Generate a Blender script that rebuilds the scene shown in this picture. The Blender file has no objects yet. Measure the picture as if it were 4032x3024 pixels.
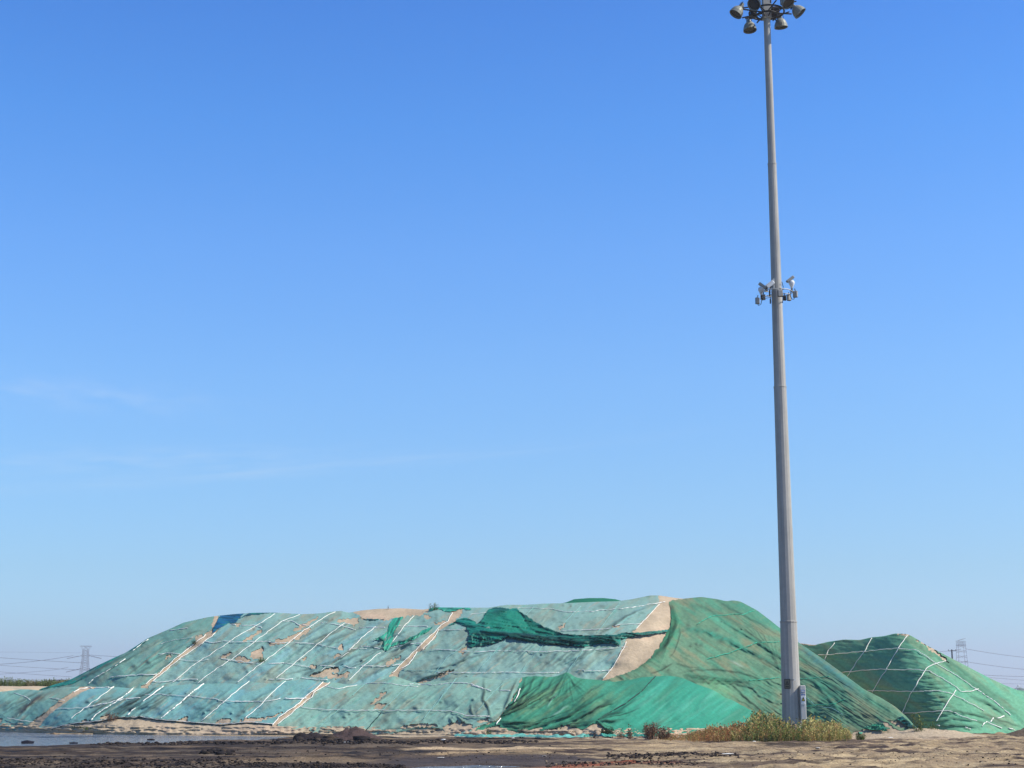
import bpy, math, random
import numpy as np
R = math.radians
random.seed(7); rng = np.random.default_rng(7)
sc = bpy.context.scene
COL = sc.collection

# ------------------------------------------------------------------ camera
F = 6000.0; CXP, CYP, HOR = 2016.0, 1512.0, 2735.0     # focal length and horizon of the photograph, in its pixels
PITCH = math.atan((HOR-CYP)/F); CAMZ = 1.6
cam_d = bpy.data.cameras.new('camera'); cam = bpy.data.objects.new('camera', cam_d); COL.objects.link(cam)
cam.location = (0, 0, CAMZ); cam.rotation_euler = (math.pi/2+PITCH, 0, 0)
cam_d.sensor_width = 36.0; cam_d.lens = F/4032*36.0; cam_d.clip_start = .1; cam_d.clip_end = 12000
sc.camera = cam

# ------------------------------------------------------------------ light
SUN_AZ, SUN_EL = R(79.0), R(45.0)      # azimuth measured from "towards the camera" to the right
sv = (math.cos(SUN_EL)*math.sin(SUN_AZ), -math.cos(SUN_EL)*math.cos(SUN_AZ), math.sin(SUN_EL))
sun_d = bpy.data.lights.new('sun', 'SUN'); sun_d.energy = 5.0; sun_d.angle = R(.55); sun_d.color = (1, .935, .82)
sun = bpy.data.objects.new('sun', sun_d); COL.objects.link(sun)
import mathutils
sun.rotation_euler = mathutils.Vector(sv).to_track_quat('Z', 'Y').to_euler()
w = bpy.data.worlds.new('World'); sc.world = w; w.use_nodes = True
nt = w.node_tree; nt.nodes.clear()
N = nt.nodes.new; L = nt.links.new
out = N('ShaderNodeOutputWorld'); bg = N('ShaderNodeBackground'); sky = N('ShaderNodeTexSky')
sky.sky_type = 'NISHITA'; sky.sun_disc = False; sky.sun_elevation = SUN_EL
sky.sun_rotation = math.atan2(sv[0], sv[1])
sky.air_density = 1.0; sky.dust_density = 0.3; sky.ozone_density = 4.0; sky.altitude = 0
bg.inputs['Strength'].default_value = .10
# thin high cirrus: two long faint wisps low in the sky
tc = N('ShaderNodeTexCoord'); sx = N('ShaderNodeSeparateXYZ'); L(tc.outputs['Generated'], sx.inputs[0])
def mth(op, a, b=None, c=None):
    n = N('ShaderNodeMath'); n.operation = op
    for i, q in enumerate((a, b, c)):
        if q is None: continue
        if hasattr(q, 'links'): L(q, n.inputs[i])
        else: n.inputs[i].default_value = q
    return n.outputs[0]
az = mth('ARCTAN2', sx.outputs[0], sx.outputs[1]); el = mth('ARCSINE', sx.outputs[2])
def wisp(a0, a1, e0, tilt, wid, fx, fy):
    e = mth('SUBTRACT', mth('SUBTRACT', el, e0), mth('MULTIPLY', az, tilt))
    band = mth('POWER', 2.718, mth('MULTIPLY', mth('POWER', mth('DIVIDE', e, wid), 2.0), -1.0))
    mid = (a0+a1)/2; hw = (a1-a0)/2
    ax = mth('POWER', 2.718, mth('MULTIPLY', mth('POWER', mth('DIVIDE', mth('SUBTRACT', az, mid), hw), 2.0), -1.0))
    cb = N('ShaderNodeCombineXYZ'); L(mth('MULTIPLY', az, fx), cb.inputs[0]); L(mth('MULTIPLY', e, fy), cb.inputs[1])
    nz = N('ShaderNodeTexNoise'); nz.inputs['Scale'].default_value = 1; nz.inputs['Detail'].default_value = 6
    L(cb.outputs[0], nz.inputs['Vector'])
    s = mth('MULTIPLY', mth('SUBTRACT', nz.outputs[0], .35), 2.4)
    n = N('ShaderNodeClamp'); L(s, n.inputs[0])
    return mth('MULTIPLY', mth('MULTIPLY', band, ax), n.outputs[0])
ws = mth('ADD', wisp(-.36, -.12, R(9.1), .05, R(.45), 30, 200), wisp(-.36, .02, R(9.0), .10, R(.22), 14, 220))
ws = mth('ADD', ws, wisp(-.36, -.20, R(9.9), -.05, R(.5), 30, 120))
mx = N('ShaderNodeMix'); mx.data_type = 'RGBA'
# clear-air colour of this sky by elevation (deeper blue aloft, dimmed overhead to cut fill light, lavender dust at the horizon)
rmp = N('ShaderNodeValToRGB'); rmp.color_ramp.interpolation = 'LINEAR'
TINT = [(0.0015, (1.0, 1.152, 1.767)), (0.0087, (0.913, 1.161, 1.802)), (0.0241, (0.76, 1.131, 1.514)), (0.0501, (0.758, 1.083, 1.325)), (0.0869, (0.784, 1.156, 1.413)), (0.1293, (0.802, 1.235, 1.573)), (0.1822, (0.7, 1.236, 1.741)), (0.2344, (0.5, 1.165, 1.803)), (0.2822, (0.391, 1.035, 1.775)), (0.4, (0.274, 0.724, 1.242)), (0.52, (0.164, 0.435, 0.745)), (0.7, (0.109, 0.29, 0.497)), (1.0, (0.086, 0.228, 0.39))]
for i, (p_, c_) in enumerate(TINT):
    e_ = rmp.color_ramp.elements[i] if i < 2 else rmp.color_ramp.elements.new(p_)
    e_.position = p_; e_.color = (c_[0]/4, c_[1]/4, c_[2]/4, 1)
L(mth('DIVIDE', el, R(90)), rmp.inputs[0])
tint = N('ShaderNodeVectorMath'); tint.operation = 'MULTIPLY'; L(sky.outputs[0], tint.inputs[0]); L(rmp.outputs[0], tint.inputs[1])
tin4 = N('ShaderNodeVectorMath'); tin4.operation = 'SCALE'; L(tint.outputs[0], tin4.inputs[0]); tin4.inputs['Scale'].default_value = 4
L(mth('MULTIPLY', ws, .22), mx.inputs[0]); L(tin4.outputs[0], mx.inputs[6]); mx.inputs[7].default_value = (6.5, 7.2, 8.2, 1)
L(mx.outputs[2], bg.inputs['Color']); L(bg.outputs[0], out.inputs['Surface'])
sc.view_settings.view_transform = 'Standard'; sc.view_settings.look = 'None'
sc.view_settings.exposure = .32; sc.view_settings.gamma = 1
sc.render.engine = 'CYCLES'

# ------------------------------------------------------------------ helpers
SP, CP = math.sin(PITCH), math.cos(PITCH)
def tau(v):                                   # rise per metre forward of the sight line at photo row v
    up = (CYP-np.asarray(v, float))/F
    return (SP+up*CP)/(CP-up*SP)
def kx(u, v):
    up = (CYP-np.asarray(v, float))/F
    return ((np.asarray(u, float)-CXP)/F)/(CP-up*SP)
def at(u, v, Y): return (float(kx(u, v)*Y), float(Y), float(CAMZ+tau(v)*Y))
def gY(v): return -CAMZ/tau(v)                # forward distance of a ground point
def grd(u, v, z=0.0):
    Y = (z-CAMZ)/tau(v); return np.array([float(kx(u, v)*Y), float(Y), z])
def lin(c):                                   # 0..255 display colour to linear
    c = np.asarray(c, float)/255
    return np.where(c <= .04045, c/12.92, ((c+.055)/1.055)**2.4)
def crop(x0, s):                              # polyline measured on an enlarged crop
    return lambda *p: [(x0+a*s, 2300+b*s) for a, b in p]
c1, c2, c3 = crop(0, .4521), crop(900, .4521), crop(1700, .4521)
c4, c5 = crop(2500, .4365), crop(3132, .4365)

_perm = np.random.default_rng(3).permutation(512).astype(np.int64)
_ang = np.random.default_rng(4).uniform(0, 2*np.pi, 512); _gx, _gy = np.cos(_ang), np.sin(_ang)
def pn(x, y, seed=0):
    x = np.asarray(x, float)+seed*17.31; y = np.asarray(y, float)+seed*7.77
    xi = np.floor(x).astype(np.int64); yi = np.floor(y).astype(np.int64); xf = x-xi; yf = y-yi
    def g(i, j):
        h = _perm[(_perm[(xi+i) & 511]+(yi+j)) & 511]
        return _gx[h]*(xf-i)+_gy[h]*(yf-j)
    s = xf*xf*xf*(xf*(xf*6-15)+10); t = yf*yf*yf*(yf*(yf*6-15)+10)
    a = g(0, 0)*(1-s)+g(1, 0)*s; b = g(0, 1)*(1-s)+g(1, 1)*s
    return (a*(1-t)+b*t)*1.5
def fbm(x, y, o=4, seed=0, gain=.5):
    r = 0; a = 1; f = 1
    for i in range(o): r = r+a*pn(x*f, y*f, seed+i*5); a *= gain; f *= 2.03
    return r
def ridged(x, y, o=3, seed=0):
    r = 0; a = 1; f = 1
    for i in range(o): r = r+a*(1-2*np.abs(pn(x*f, y*f, seed+i*5))); a *= .5; f *= 2.1
    return r
def sstep(a, b, x): t = np.clip((x-a)/(b-a), 0, 1); return t*t*(3-2*t)
def inpoly(u, v, poly):
    r = np.zeros(np.shape(u), bool); n = len(poly)
    for i in range(n):
        x1, y1 = poly[i]; x2, y2 = poly[(i+1) % n]
        if y1 == y2: continue
        c = ((y1 > v) != (y2 > v)) & (u < (x2-x1)*(v-y1)/(y2-y1)+x1)
        r ^= c
    return r
def pdist(u, v, pl, pad=60):
    """distance to a polyline, with position along it, 1e3 outside its padded box"""
    d = np.full(u.shape, 1e3); s = np.zeros(u.shape)
    xs = [p[0] for p in pl]; ys = [p[1] for p in pl]
    m = (u > min(xs)-pad) & (u < max(xs)+pad) & (v > min(ys)-pad) & (v < max(ys)+pad)
    if not m.any(): return d, s
    uu, vv = u[m], v[m]; dd = np.full(uu.shape, 1e3); ss = np.zeros(uu.shape); n = len(pl)-1
    for i in range(n):
        ax, ay = pl[i]; bx, by = pl[i+1]; lx, ly = bx-ax, by-ay; q = lx*lx+ly*ly+1e-9
        t = np.clip(((uu-ax)*lx+(vv-ay)*ly)/q, 0, 1); e = np.hypot(uu-ax-t*lx, vv-ay-t*ly)
        k = e < dd; dd[k] = e[k]; ss[k] = (i+t[k])/n
    d[m] = dd; s[m] = ss
    return d, s

def mesh_obj(name, V, Fc, mat=None, parent=None, smooth=False, cols=None):
    me = bpy.data.meshes.new(name); V = np.asarray(V, float)
    if isinstance(Fc, np.ndarray):
        n, k = Fc.shape
        me.vertices.add(len(V)); me.vertices.foreach_set('co', V.ravel())
        me.loops.add(n*k); me.loops.foreach_set('vertex_index', Fc.ravel().astype(np.int32))
        me.polygons.add(n); me.polygons.foreach_set('loop_start', np.arange(0, n*k, k, dtype=np.int32))
        me.polygons.foreach_set('loop_total', np.full(n, k, dtype=np.int32))
        me.update(calc_edges=True); me.validate()
    else:
        me.from_pydata([tuple(q) for q in V], [], Fc)
    if smooth: me.polygons.foreach_set('use_smooth', np.ones(len(me.polygons), bool))
    if cols is not None:
        a = me.color_attributes.new('Col', 'FLOAT_COLOR', 'POINT')
        c = np.ones((len(V), 4)); c[:, :3] = np.clip(cols, 0, 1); a.data.foreach_set('color', c.ravel())
    o = bpy.data.objects.new(name, me); COL.objects.link(o)
    if mat: me.materials.append(mat)
    if parent: o.parent = parent
    return o
def tag(o, label=None, cat=None, group=None, kind=None):
    if label: o['label'] = label
    if cat: o['category'] = cat
    if group: o['group'] = group
    if kind: o['kind'] = kind
    return o
def empty(name, loc, label, cat, group=None):
    o = bpy.data.objects.new(name, None); COL.objects.link(o); o.location = loc
    o.empty_display_size = .3
    return tag(o, label, cat, group)
def copy_tree(o, parent=None):
    c = o.copy(); COL.objects.link(c); c.parent = parent
    for ch in list(o.children): copy_tree(ch, c)
    return c

class MB:                                      # collects shapes into one mesh
    def __init__(s): s.v = []; s.f = []
    def add(s, V, Fc):
        b = len(s.v); s.v += [tuple(q) for q in V]; s.f += [tuple(b+i for i in f) for f in Fc]; return s
    def box(s, c, h, M=None, bev=0):
        c = np.array(c, float); h = np.array(h, float)
        if bev:
            V = []; ring = []
            for z, sh in ((-1, 1), (-1, 0), (1, 0), (1, 1)):
                zz = z*(h[2]-(0 if sh else bev)); hx, hy = h[0]-(bev if sh else 0), h[1]-(bev if sh else 0)
                for a, b in ((hx-bev, -hy), (hx, -hy+bev), (hx, hy-bev), (hx-bev, hy), (-hx+bev, hy), (-hx, hy-bev), (-hx, -hy+bev), (-hx+bev, -hy)):
                    V.append((a, b, zz))
            Fc = [tuple(range(7, -1, -1)), tuple(range(24, 32))]
            for r in range(3):
                for i in range(8): j = (i+1) % 8; Fc.append((r*8+i, r*8+j, r*8+8+j, r*8+8+i))
            V = np.array(V)
        else:
            V = np.array([(x, y, z) for x in (-h[0], h[0]) for y in (-h[1], h[1]) for z in (-h[2], h[2])])
            Fc = [(0, 1, 3, 2), (4, 6, 7, 5), (0, 4, 5, 1), (2, 3, 7, 6), (0, 2, 6, 4), (1, 5, 7, 3)]
        if M is not None: V = V @ np.array(M).T
        return s.add(V+c, Fc)
    def lathe(s, prof, o=(0, 0, 0), d=(0, 0, 1), n=16, cap0=True, cap1=True, rot=0):
        d = np.array(d, float); d /= np.linalg.norm(d); t = np.array((0, 0, 1.)) if abs(d[2]) < .95 else np.array((1., 0, 0))
        a = np.cross(t, d); a /= np.linalg.norm(a); b = np.cross(d, a); V = []; Fc = []
        for r, z in prof:
            for i in range(n):
                q = 2*np.pi*i/n+rot; V.append(np.array(o)+d*z+a*r*np.cos(q)+b*r*np.sin(q))
        m = len(prof)
        for k in range(m-1):
            for i in range(n): j = (i+1) % n; Fc.append((k*n+i, k*n+j, k*n+n+j, k*n+n+i))
        if cap0: Fc.append(tuple(range(n-1, -1, -1)))
        if cap1: Fc.append(tuple((m-1)*n+i for i in range(n)))
        return s.add(V, Fc)
    def bar(s, a, b, r, r2=None, n=6):
        a = np.array(a, float); b = np.array(b, float); l = np.linalg.norm(b-a)
        if l < 1e-6: return s
        return s.lathe([(r, 0), (r2 if r2 is not None else r, l)], a, (b-a)/l, n)
    def tube(s, pts, r, n=6):
        P = np.array(pts, float); m = len(P); T = np.gradient(P, axis=0); T /= (np.linalg.norm(T, axis=1)[:, None]+1e-9)
        up = np.array((0, 0, 1.)); V = []; Fc = []
        for i in range(m):
            a = np.cross(up, T[i]); la = np.linalg.norm(a); a = a/la if la > .05 else np.array((1., 0, 0))
            b = np.cross(T[i], a); rr = r[i] if hasattr(r, '__len__') else r
            for k in range(n): q = 2*np.pi*k/n; V.append(P[i]+rr*(a*np.cos(q)+b*np.sin(q)))
        for i in range(m-1):
            for k in range(n): j = (k+1) % n; Fc.append((i*n+k, i*n+j, i*n+n+j, i*n+n+k))
        Fc.append(tuple(range(n-1, -1, -1))); Fc.append(tuple((m-1)*n+k for k in range(n)))
        return s.add(V, Fc)
    def build(s, name, mat, parent=None, smooth=False):
        return mesh_obj(name, np.array(s.v), s.f, mat, parent, smooth)

# ------------------------------------------------------------------ materials
def mat(name, col=(.5, .5, .5), rough=.8, metal=0, attr=False, n_scale=0, n_amt=0, b_scale=0, b_amt=0, b_dist=.02, spec=.3, n2=None, trans=0, streak=0):
    m = bpy.data.materials.new(name); m.use_nodes = True; t = m.node_tree; p = t.nodes['Principled BSDF']
    p.inputs['Roughness'].default_value = rough; p.inputs['Metallic'].default_value = metal
    p.inputs['Specular IOR Level'].default_value = spec
    geo = t.nodes.new('ShaderNodeNewGeometry'); src = None
    if attr: a = t.nodes.new('ShaderNodeAttribute'); a.attribute_name = 'Col'; src = a.outputs['Color']
    else: a = t.nodes.new('ShaderNodeRGB'); a.outputs[0].default_value = (*col, 1); src = a.outputs[0]
    for scl, amt in ([(n_scale, n_amt)] if n_scale else [])+([n2] if n2 else []):
        nz = t.nodes.new('ShaderNodeTexNoise'); nz.inputs['Scale'].default_value = scl; nz.inputs['Detail'].default_value = 5
        nz.inputs['Roughness'].default_value = .65
        t.links.new(geo.outputs['Position'], nz.inputs['Vector'])
        mr = t.nodes.new('ShaderNodeMapRange'); mr.inputs[1].default_value = .28; mr.inputs[2].default_value = .72
        mr.inputs[3].default_value = 1-amt; mr.inputs[4].default_value = 1+amt
        t.links.new(nz.outputs[0], mr.inputs[0])
        vm = t.nodes.new('ShaderNodeVectorMath'); vm.operation = 'SCALE'
        t.links.new(src, vm.inputs[0]); t.links.new(mr.outputs[0], vm.inputs['Scale']); src = vm.outputs[0]
    if streak:
        vs = t.nodes.new('ShaderNodeVectorMath'); vs.operation = 'MULTIPLY'; vs.inputs[1].default_value = (9, 9, .35); t.links.new(geo.outputs['Position'], vs.inputs[0])
        nz = t.nodes.new('ShaderNodeTexNoise'); nz.inputs['Scale'].default_value = 1; nz.inputs['Detail'].default_value = 6; t.links.new(vs.outputs[0], nz.inputs['Vector'])
        mr = t.nodes.new('ShaderNodeMapRange'); mr.inputs[1].default_value = .3; mr.inputs[2].default_value = .7; mr.inputs[3].default_value = 1-streak; mr.inputs[4].default_value = 1+streak*.6
        t.links.new(nz.outputs[0], mr.inputs[0]); vm = t.nodes.new('ShaderNodeVectorMath'); vm.operation = 'SCALE'; t.links.new(src, vm.inputs[0]); t.links.new(mr.outputs[0], vm.inputs['Scale']); src = vm.outputs[0]
    t.links.new(src, p.inputs['Base Color'])
    if b_scale:
        nz = t.nodes.new('ShaderNodeTexNoise'); nz.inputs['Scale'].default_value = b_scale; nz.inputs['Detail'].default_value = 6
        t.links.new(geo.outputs['Position'], nz.inputs['Vector'])
        bp = t.nodes.new('ShaderNodeBump'); bp.inputs['Strength'].default_value = b_amt; bp.inputs['Distance'].default_value = b_dist
        t.links.new(nz.outputs[0], bp.inputs['Height']); t.links.new(bp.outputs[0], p.inputs['Normal'])
    if trans:
        tl = t.nodes.new('ShaderNodeBsdfTranslucent'); t.links.new(src, tl.inputs[0])
        ms = t.nodes.new('ShaderNodeMixShader'); ms.inputs[0].default_value = trans
        o = t.nodes['Material Output']; t.links.new(p.outputs[0], ms.inputs[1]); t.links.new(tl.outputs[0], ms.inputs[2]); t.links.new(ms.outputs[0], o.inputs[0])
    return m
M_net = mat('dust_net', attr=True, rough=.85, n_scale=8, n_amt=.13, n2=(1.7, .05), b_scale=11, b_amt=.45, b_dist=.02, spec=.25)
M_netb = mat('crumpled_net', attr=True, rough=.6, n_scale=14, n_amt=.22, b_scale=9, b_amt=.6, b_dist=.04, spec=.35)
M_sand = mat('sand', attr=True, rough=.95, n_scale=6, n_amt=.12, n2=(1.1, .14), b_scale=6, b_amt=.8, b_dist=.04, spec=.1)
M_grd = mat('earth', attr=True, rough=.9, n_scale=14, n_amt=.35, n2=(2.3, .22), b_scale=16, b_amt=.8, b_dist=.05, spec=.15)
M_rope = mat('rope', (.78, .77, .71), .8, n_scale=30, n_amt=.15)
M_ropec = mat('pale_cyan_rope', tuple(lin((138, 190, 186))*.8), .8, n_scale=30, n_amt=.15)
M_ropeg = mat('green_rope', tuple(lin((60, 165, 135))), .8, n_scale=30, n_amt=.2)
M_roped = mat('dark_stitch_hem_shadow', (.02, .05, .045), .8)  # dark stitching, and the painted shadow strip under the hem
M_galv = mat('galvanised_steel', (.39, .375, .34), .8, 0, n_scale=2.2, n_amt=.08, n2=(14, .06), spec=.2, streak=.22)
M_galv2 = mat('box_steel', (.50, .49, .46), .5, .1, n_scale=5, n_amt=.06, spec=.4)
M_dark = mat('dark_bracket_steel', (.035, .036, .042), .6, .3, n_scale=12, n_amt=.3)
M_rust = mat('rusty_steel', (.05, .032, .028), .85, .1, n_scale=12, n_amt=.4)
M_lamp = mat('weathered_lamp_shell', (.24, .25, .22), .55, .1, n_scale=7, n_amt=.25)
M_lens = mat('dark_lamp_lens', (.03, .032, .035), .25, 0, spec=.5)
M_white = mat('white_housing', (.72, .72, .70), .45, 0, n_scale=9, n_amt=.06)
M_beige = mat('beige_housing', (.36, .34, .30), .6, 0, n_scale=9, n_amt=.1)
M_black = mat('black_plastic', (.015, .016, .02), .5)
M_conc = mat('concrete', (.42, .38, .33), .9, 0, n_scale=7, n_amt=.2)
M_plate = mat('sign_plate', (.17, .15, .10), .5, 0, n_scale=20, n_amt=.15)
M_blue = mat('blue_print', (.05, .12, .36), .5)
M_yel = mat('yellow_print', (.75, .60, .05), .5)
M_stick = mat('sticker_white', (.78, .80, .80), .5)
M_veg = mat('weed_leaf', attr=True, rough=.7, spec=.2, n_scale=20, n_amt=.2, trans=.25)
M_pyl = mat('pylon_steel', (.13, .11, .12), .6, .2)
M_wire = mat('wire', (.17, .17, .21), .6)
M_wood = mat('dark_pole', (.03, .03, .035), .8)
M_lit = mat('litter_white', (.72, .71, .68), .6, n_scale=20, n_amt=.15)
M_clod = mat('clod', attr=True, rough=.95, spec=.1, n_scale=25, n_amt=.3)
M_dirt = mat('dirt', attr=True, rough=.95, n_scale=8, n_amt=.2, b_scale=10, b_amt=.8, b_dist=.05, spec=.1)
M_wat = mat('water', (.18, .21, .25), .12, 0, b_scale=3.5, b_amt=1, b_dist=.45, spec=.6)

SAND = lin((210, 190, 162))*.66

# ------------------------------------------------------------------ heaps
class Surf:                                   # a heap face: silhouette row top(u), foot distance Yb(u), repose slope
    def __init__(s, top, yb, slope, seed, lump=.35, u0=-500, u1=4600, rnd=.20, skew=0):
        s.skew = skew
        g_ = np.arange(-800, 4801, 4.0); tt, yy = np.array(top, float), np.array(yb, float)
        def sm(a, sg): k = np.exp(-.5*(np.arange(-int(3*sg), int(3*sg)+1)/sg)**2); k /= k.sum(); return np.convolve(np.pad(a, len(k)//2, mode='edge'), k, 'valid')
        s.t = np.stack([g_, sm(np.interp(g_, tt[:, 0], tt[:, 1]), 1.5)], 1); s.y = np.stack([g_, sm(np.interp(g_, yy[:, 0], yy[:, 1]), 8 if skew else 22)], 1)
        s.sl = slope; s.seed = seed; s.lump = lump; s.u0, s.u1 = u0, u1; s.rnd = rnd
    def top(s, u): return np.interp(u, s.t[:, 0], s.t[:, 1])
    def yb(s, u): return np.interp(u, s.y[:, 0], s.y[:, 1])
    def vb(s, u):
        Y = s.yb(u); a = np.arctan(-CAMZ/Y); up = np.tan(a-PITCH)*F; return CYP-up
    def Y(s, u, v):
        vb = s.vb(u); vt = np.minimum(s.top(u), vb-5); t = np.clip((vb-v)/(vb-vt), 0, 1)
        sl = s.sl*(1-s.rnd*t**5); us_ = u+(vb-v)*s.skew
        Yb = s.yb(u) if not s.skew else (s.yb(us_)+s.yb(us_-22)+s.yb(us_+22)+s.yb(us_-45)+s.yb(us_+45))/5
        Y = (sl*Yb+CAMZ)/(sl-tau(v))
        fade = sstep(0, .06, t)
        return Y+fade*s.lump*(fbm(u/420, v/200, 3, s.seed)*1.3+.35*fbm(u/90, v/60, 3, s.seed+9))
    def P(s, u, v, off=0):
        Y = s.Y(u, v)-off
        return np.stack([kx(u, v)*Y, Y, CAMZ+tau(v)*Y], -1)

TOP_U = c1((300, 930), (400, 900), (600, 840), (700, 790), (850, 710), (1000, 640), (1100, 595), (1200, 530), (1280, 475), (1480, 390), (1600, 335), (1800, 290), (1900, 275), (2050, 260), (2200, 250)) \
    + c2((400, 248), (640, 262), (800, 255), (920, 238), (980, 232), (1050, 250), (1150, 230), (1300, 215), (1500, 210), (1700, 222), (1800, 202)) \
    + c3((350, 205), (500, 205), (650, 180), (820, 180), (960, 170), (1170, 165), (1400, 155), (1620, 148), (1750, 130), (1900, 98), (1980, 98), (2120, 120), (2190, 128)) \
    + c4((450, 130), (600, 115), (740, 135), (830, 155), (880, 145), (950, 155), (1100, 235), (1200, 310), (1300, 390), (1480, 530), (1700, 680), (1850, 790), (2062, 950)) \
    + c5((770, 1030), (900, 1110), (1000, 1200), (1080, 1290), (1150, 1350))
TOP_U = [(-200, 2780)]+TOP_U+[(3700, 2905), (4600, 2905)]
TOP_L = [(-600, 2720), (-200, 2716), (0, 2713), (90, 2714), (170, 2722), (260, 2707), (350, 2703), (480, 2697), (620, 2697), (780, 2692), (880, 2684), (935, 2689), (985, 2673), (1060, 2682), (1130, 2674), (1200, 2667),
         (1310, 2678), (1420, 2688), (1490, 2668), (1545, 2652), (1600, 2672), (1655, 2689), (1720, 2678), (1800, 2654), (1858, 2646), (1920, 2655), (1980, 2662), (2060, 2650), (2110, 2648), (2190, 2654), (2234, 2641), (2262, 2656), (2325, 2672), (2420, 2684), (2480, 2674), (2530, 2660),
         (2600, 2652), (2670, 2656), (2762, 2688), (2860, 2738), (2935, 2766), (3000, 2812), (3060, 2856), (3120, 2886), (4600, 2890)]
def gyl(pts): return [(u, float(gY(v))) for u, v in pts]
YB_L = gyl([(-600, 2872), (0, 2878), (400, 2887), (1000, 2893), (1500, 2894), (2000, 2900), (2500, 2903), (2800, 2898), (3060, 2889), (4600, 2887)])
YB_U = [(u, y+1.6) for u, y in YB_L if u < 2900]+gyl([(3100, 2889), (3300, 2894), (3500, 2899), (3660, 2899), (4600, 2899)])
TOP_R = [(3000, 2540)]+c5((20, 530), (170, 550), (300, 520), (440, 500), (580, 505), (690, 480), (800, 470), (900, 445), (1010, 450), (1060, 475), (1180, 550), (1350, 640), (1550, 745), (1750, 850), (1900, 920), (2000, 960), (2062, 965))+[(4120, 2745), (4250, 2800), (4400, 2880)]
YB_R = [(2900, 80), (3150, 75), (3400, 70), (3600, 66.2), (3740, 63.6), (3850, 63.6), (4032, 65.5), (4400, 72)]
SU = Surf(TOP_U, YB_U, .62, 1, .34); SL = Surf(TOP_L, YB_L, .60, 2, .26, rnd=.35); SR = Surf(TOP_R, YB_R, .64, 3, .22, rnd=.10, skew=.48)
# the far side of main heap's lower tier merges into the bench behind it

def grid(surf, u0, u1, du, nr, over):
    us = np.arange(u0, u1+du/2, du); n = len(us); vb = surf.vb(us); vt = np.minimum(surf.top(us), vb-5)
    t = np.linspace(0, 1, nr); U = np.repeat(us[None], nr, 0); V = vb[None]+(vt-vb)[None]*t[:, None]
    return us, U, V, len(over)
def close_back(surf, us, over, lift=0):
    """rows that carry the surface over its crest and down the far side"""
    vt = np.minimum(surf.top(us), surf.vb(us)-5); C = surf.P(us, vt); rows = []
    for d, dz in over:
        q = C.copy(); k = (C[:, 1]+d)/C[:, 1]
        q[:, 0] *= k; q[:, 1] += d; zc = np.maximum(C[:, 2], .0)
        q[:, 2] = zc+lift-dz*np.clip(zc/3, .1, 1) if dz < 50 else np.full(len(us), -.3)
        rows.append(q)
    return rows
BACK = [(.25, .02), (.8, .10), (2., .35), (3.5, .8), (14, 99)]
def heap_part(surf, u0, u1, du, nr, foot=.0, sandrelief=None):
    us, U, V, _ = grid(surf, u0, u1, du, nr, BACK)
    P = surf.P(U, V)
    if sandrelief is not None:
        off = sandrelief(U, V); P2 = surf.P(U, V, off); P = P2
    foot_row = P[0].copy(); foot_row[:, 1] -= .4; foot_row[:, 2] = -.35
    rows = [foot_row]+[P[i] for i in range(nr)]+close_back(surf, us, BACK)
    A = np.stack(rows); m, n, _ = A.shape; idx = np.arange(m*n).reshape(m, n)
    Fc = np.stack([idx[:-1, :-1], idx[:-1, 1:], idx[1:, 1:], idx[1:, :-1]], -1).reshape(-1, 4)
    return A.reshape(-1, 3), Fc
def lower_relief(U, V):
    vb = SL.vb(U); h = vb-V                    # eroded little scarps along the foot
    m = sstep(0, 4, h)*(1-sstep(24, 40, h))
    sc_ = ridged(U/26, V/13, 3, 40)
    return m*(.075*sc_+.12*sstep(.1, .25, fbm(U/70, V/8, 3, 44)))-.02
parts = [heap_part(SU, 150, 3700, 9, 110), heap_part(SL, -560, 3110, 6, 80, sandrelief=lower_relief)]
V = []; Fs = []; b = 0
for v_, f_ in parts: V.append(v_); Fs.append(f_+b); b += len(v_)
V = np.concatenate(V); Fs = np.concatenate(Fs)
nz = fbm(V[:, 0]*.5, V[:, 2]*1.2, 4, 60)
cc = SAND[None]*(1+.16*nz[:, None]); bo = sstep(.1, .6, nz)[:, None]; cc = cc*(1-.25*bo)+np.array((.42, .27, .20))[None]*.25*bo
heap = mesh_obj('sand_heap', V, Fs, M_sand, smooth=True, cols=cc)
tag(heap, 'long pale sand heap under the torn green nets, bare at its foot', 'sand heap')
v_, f_ = heap_part(SR, 3000, 4380, 9, 70)
heap2 = mesh_obj('sand_heap', v_, f_, M_sand, smooth=True, cols=np.repeat(SAND[None], len(v_), 0))
tag(heap2, 'separate peaked sand heap at the far right, wholly covered by a green net', 'sand heap')

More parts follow.
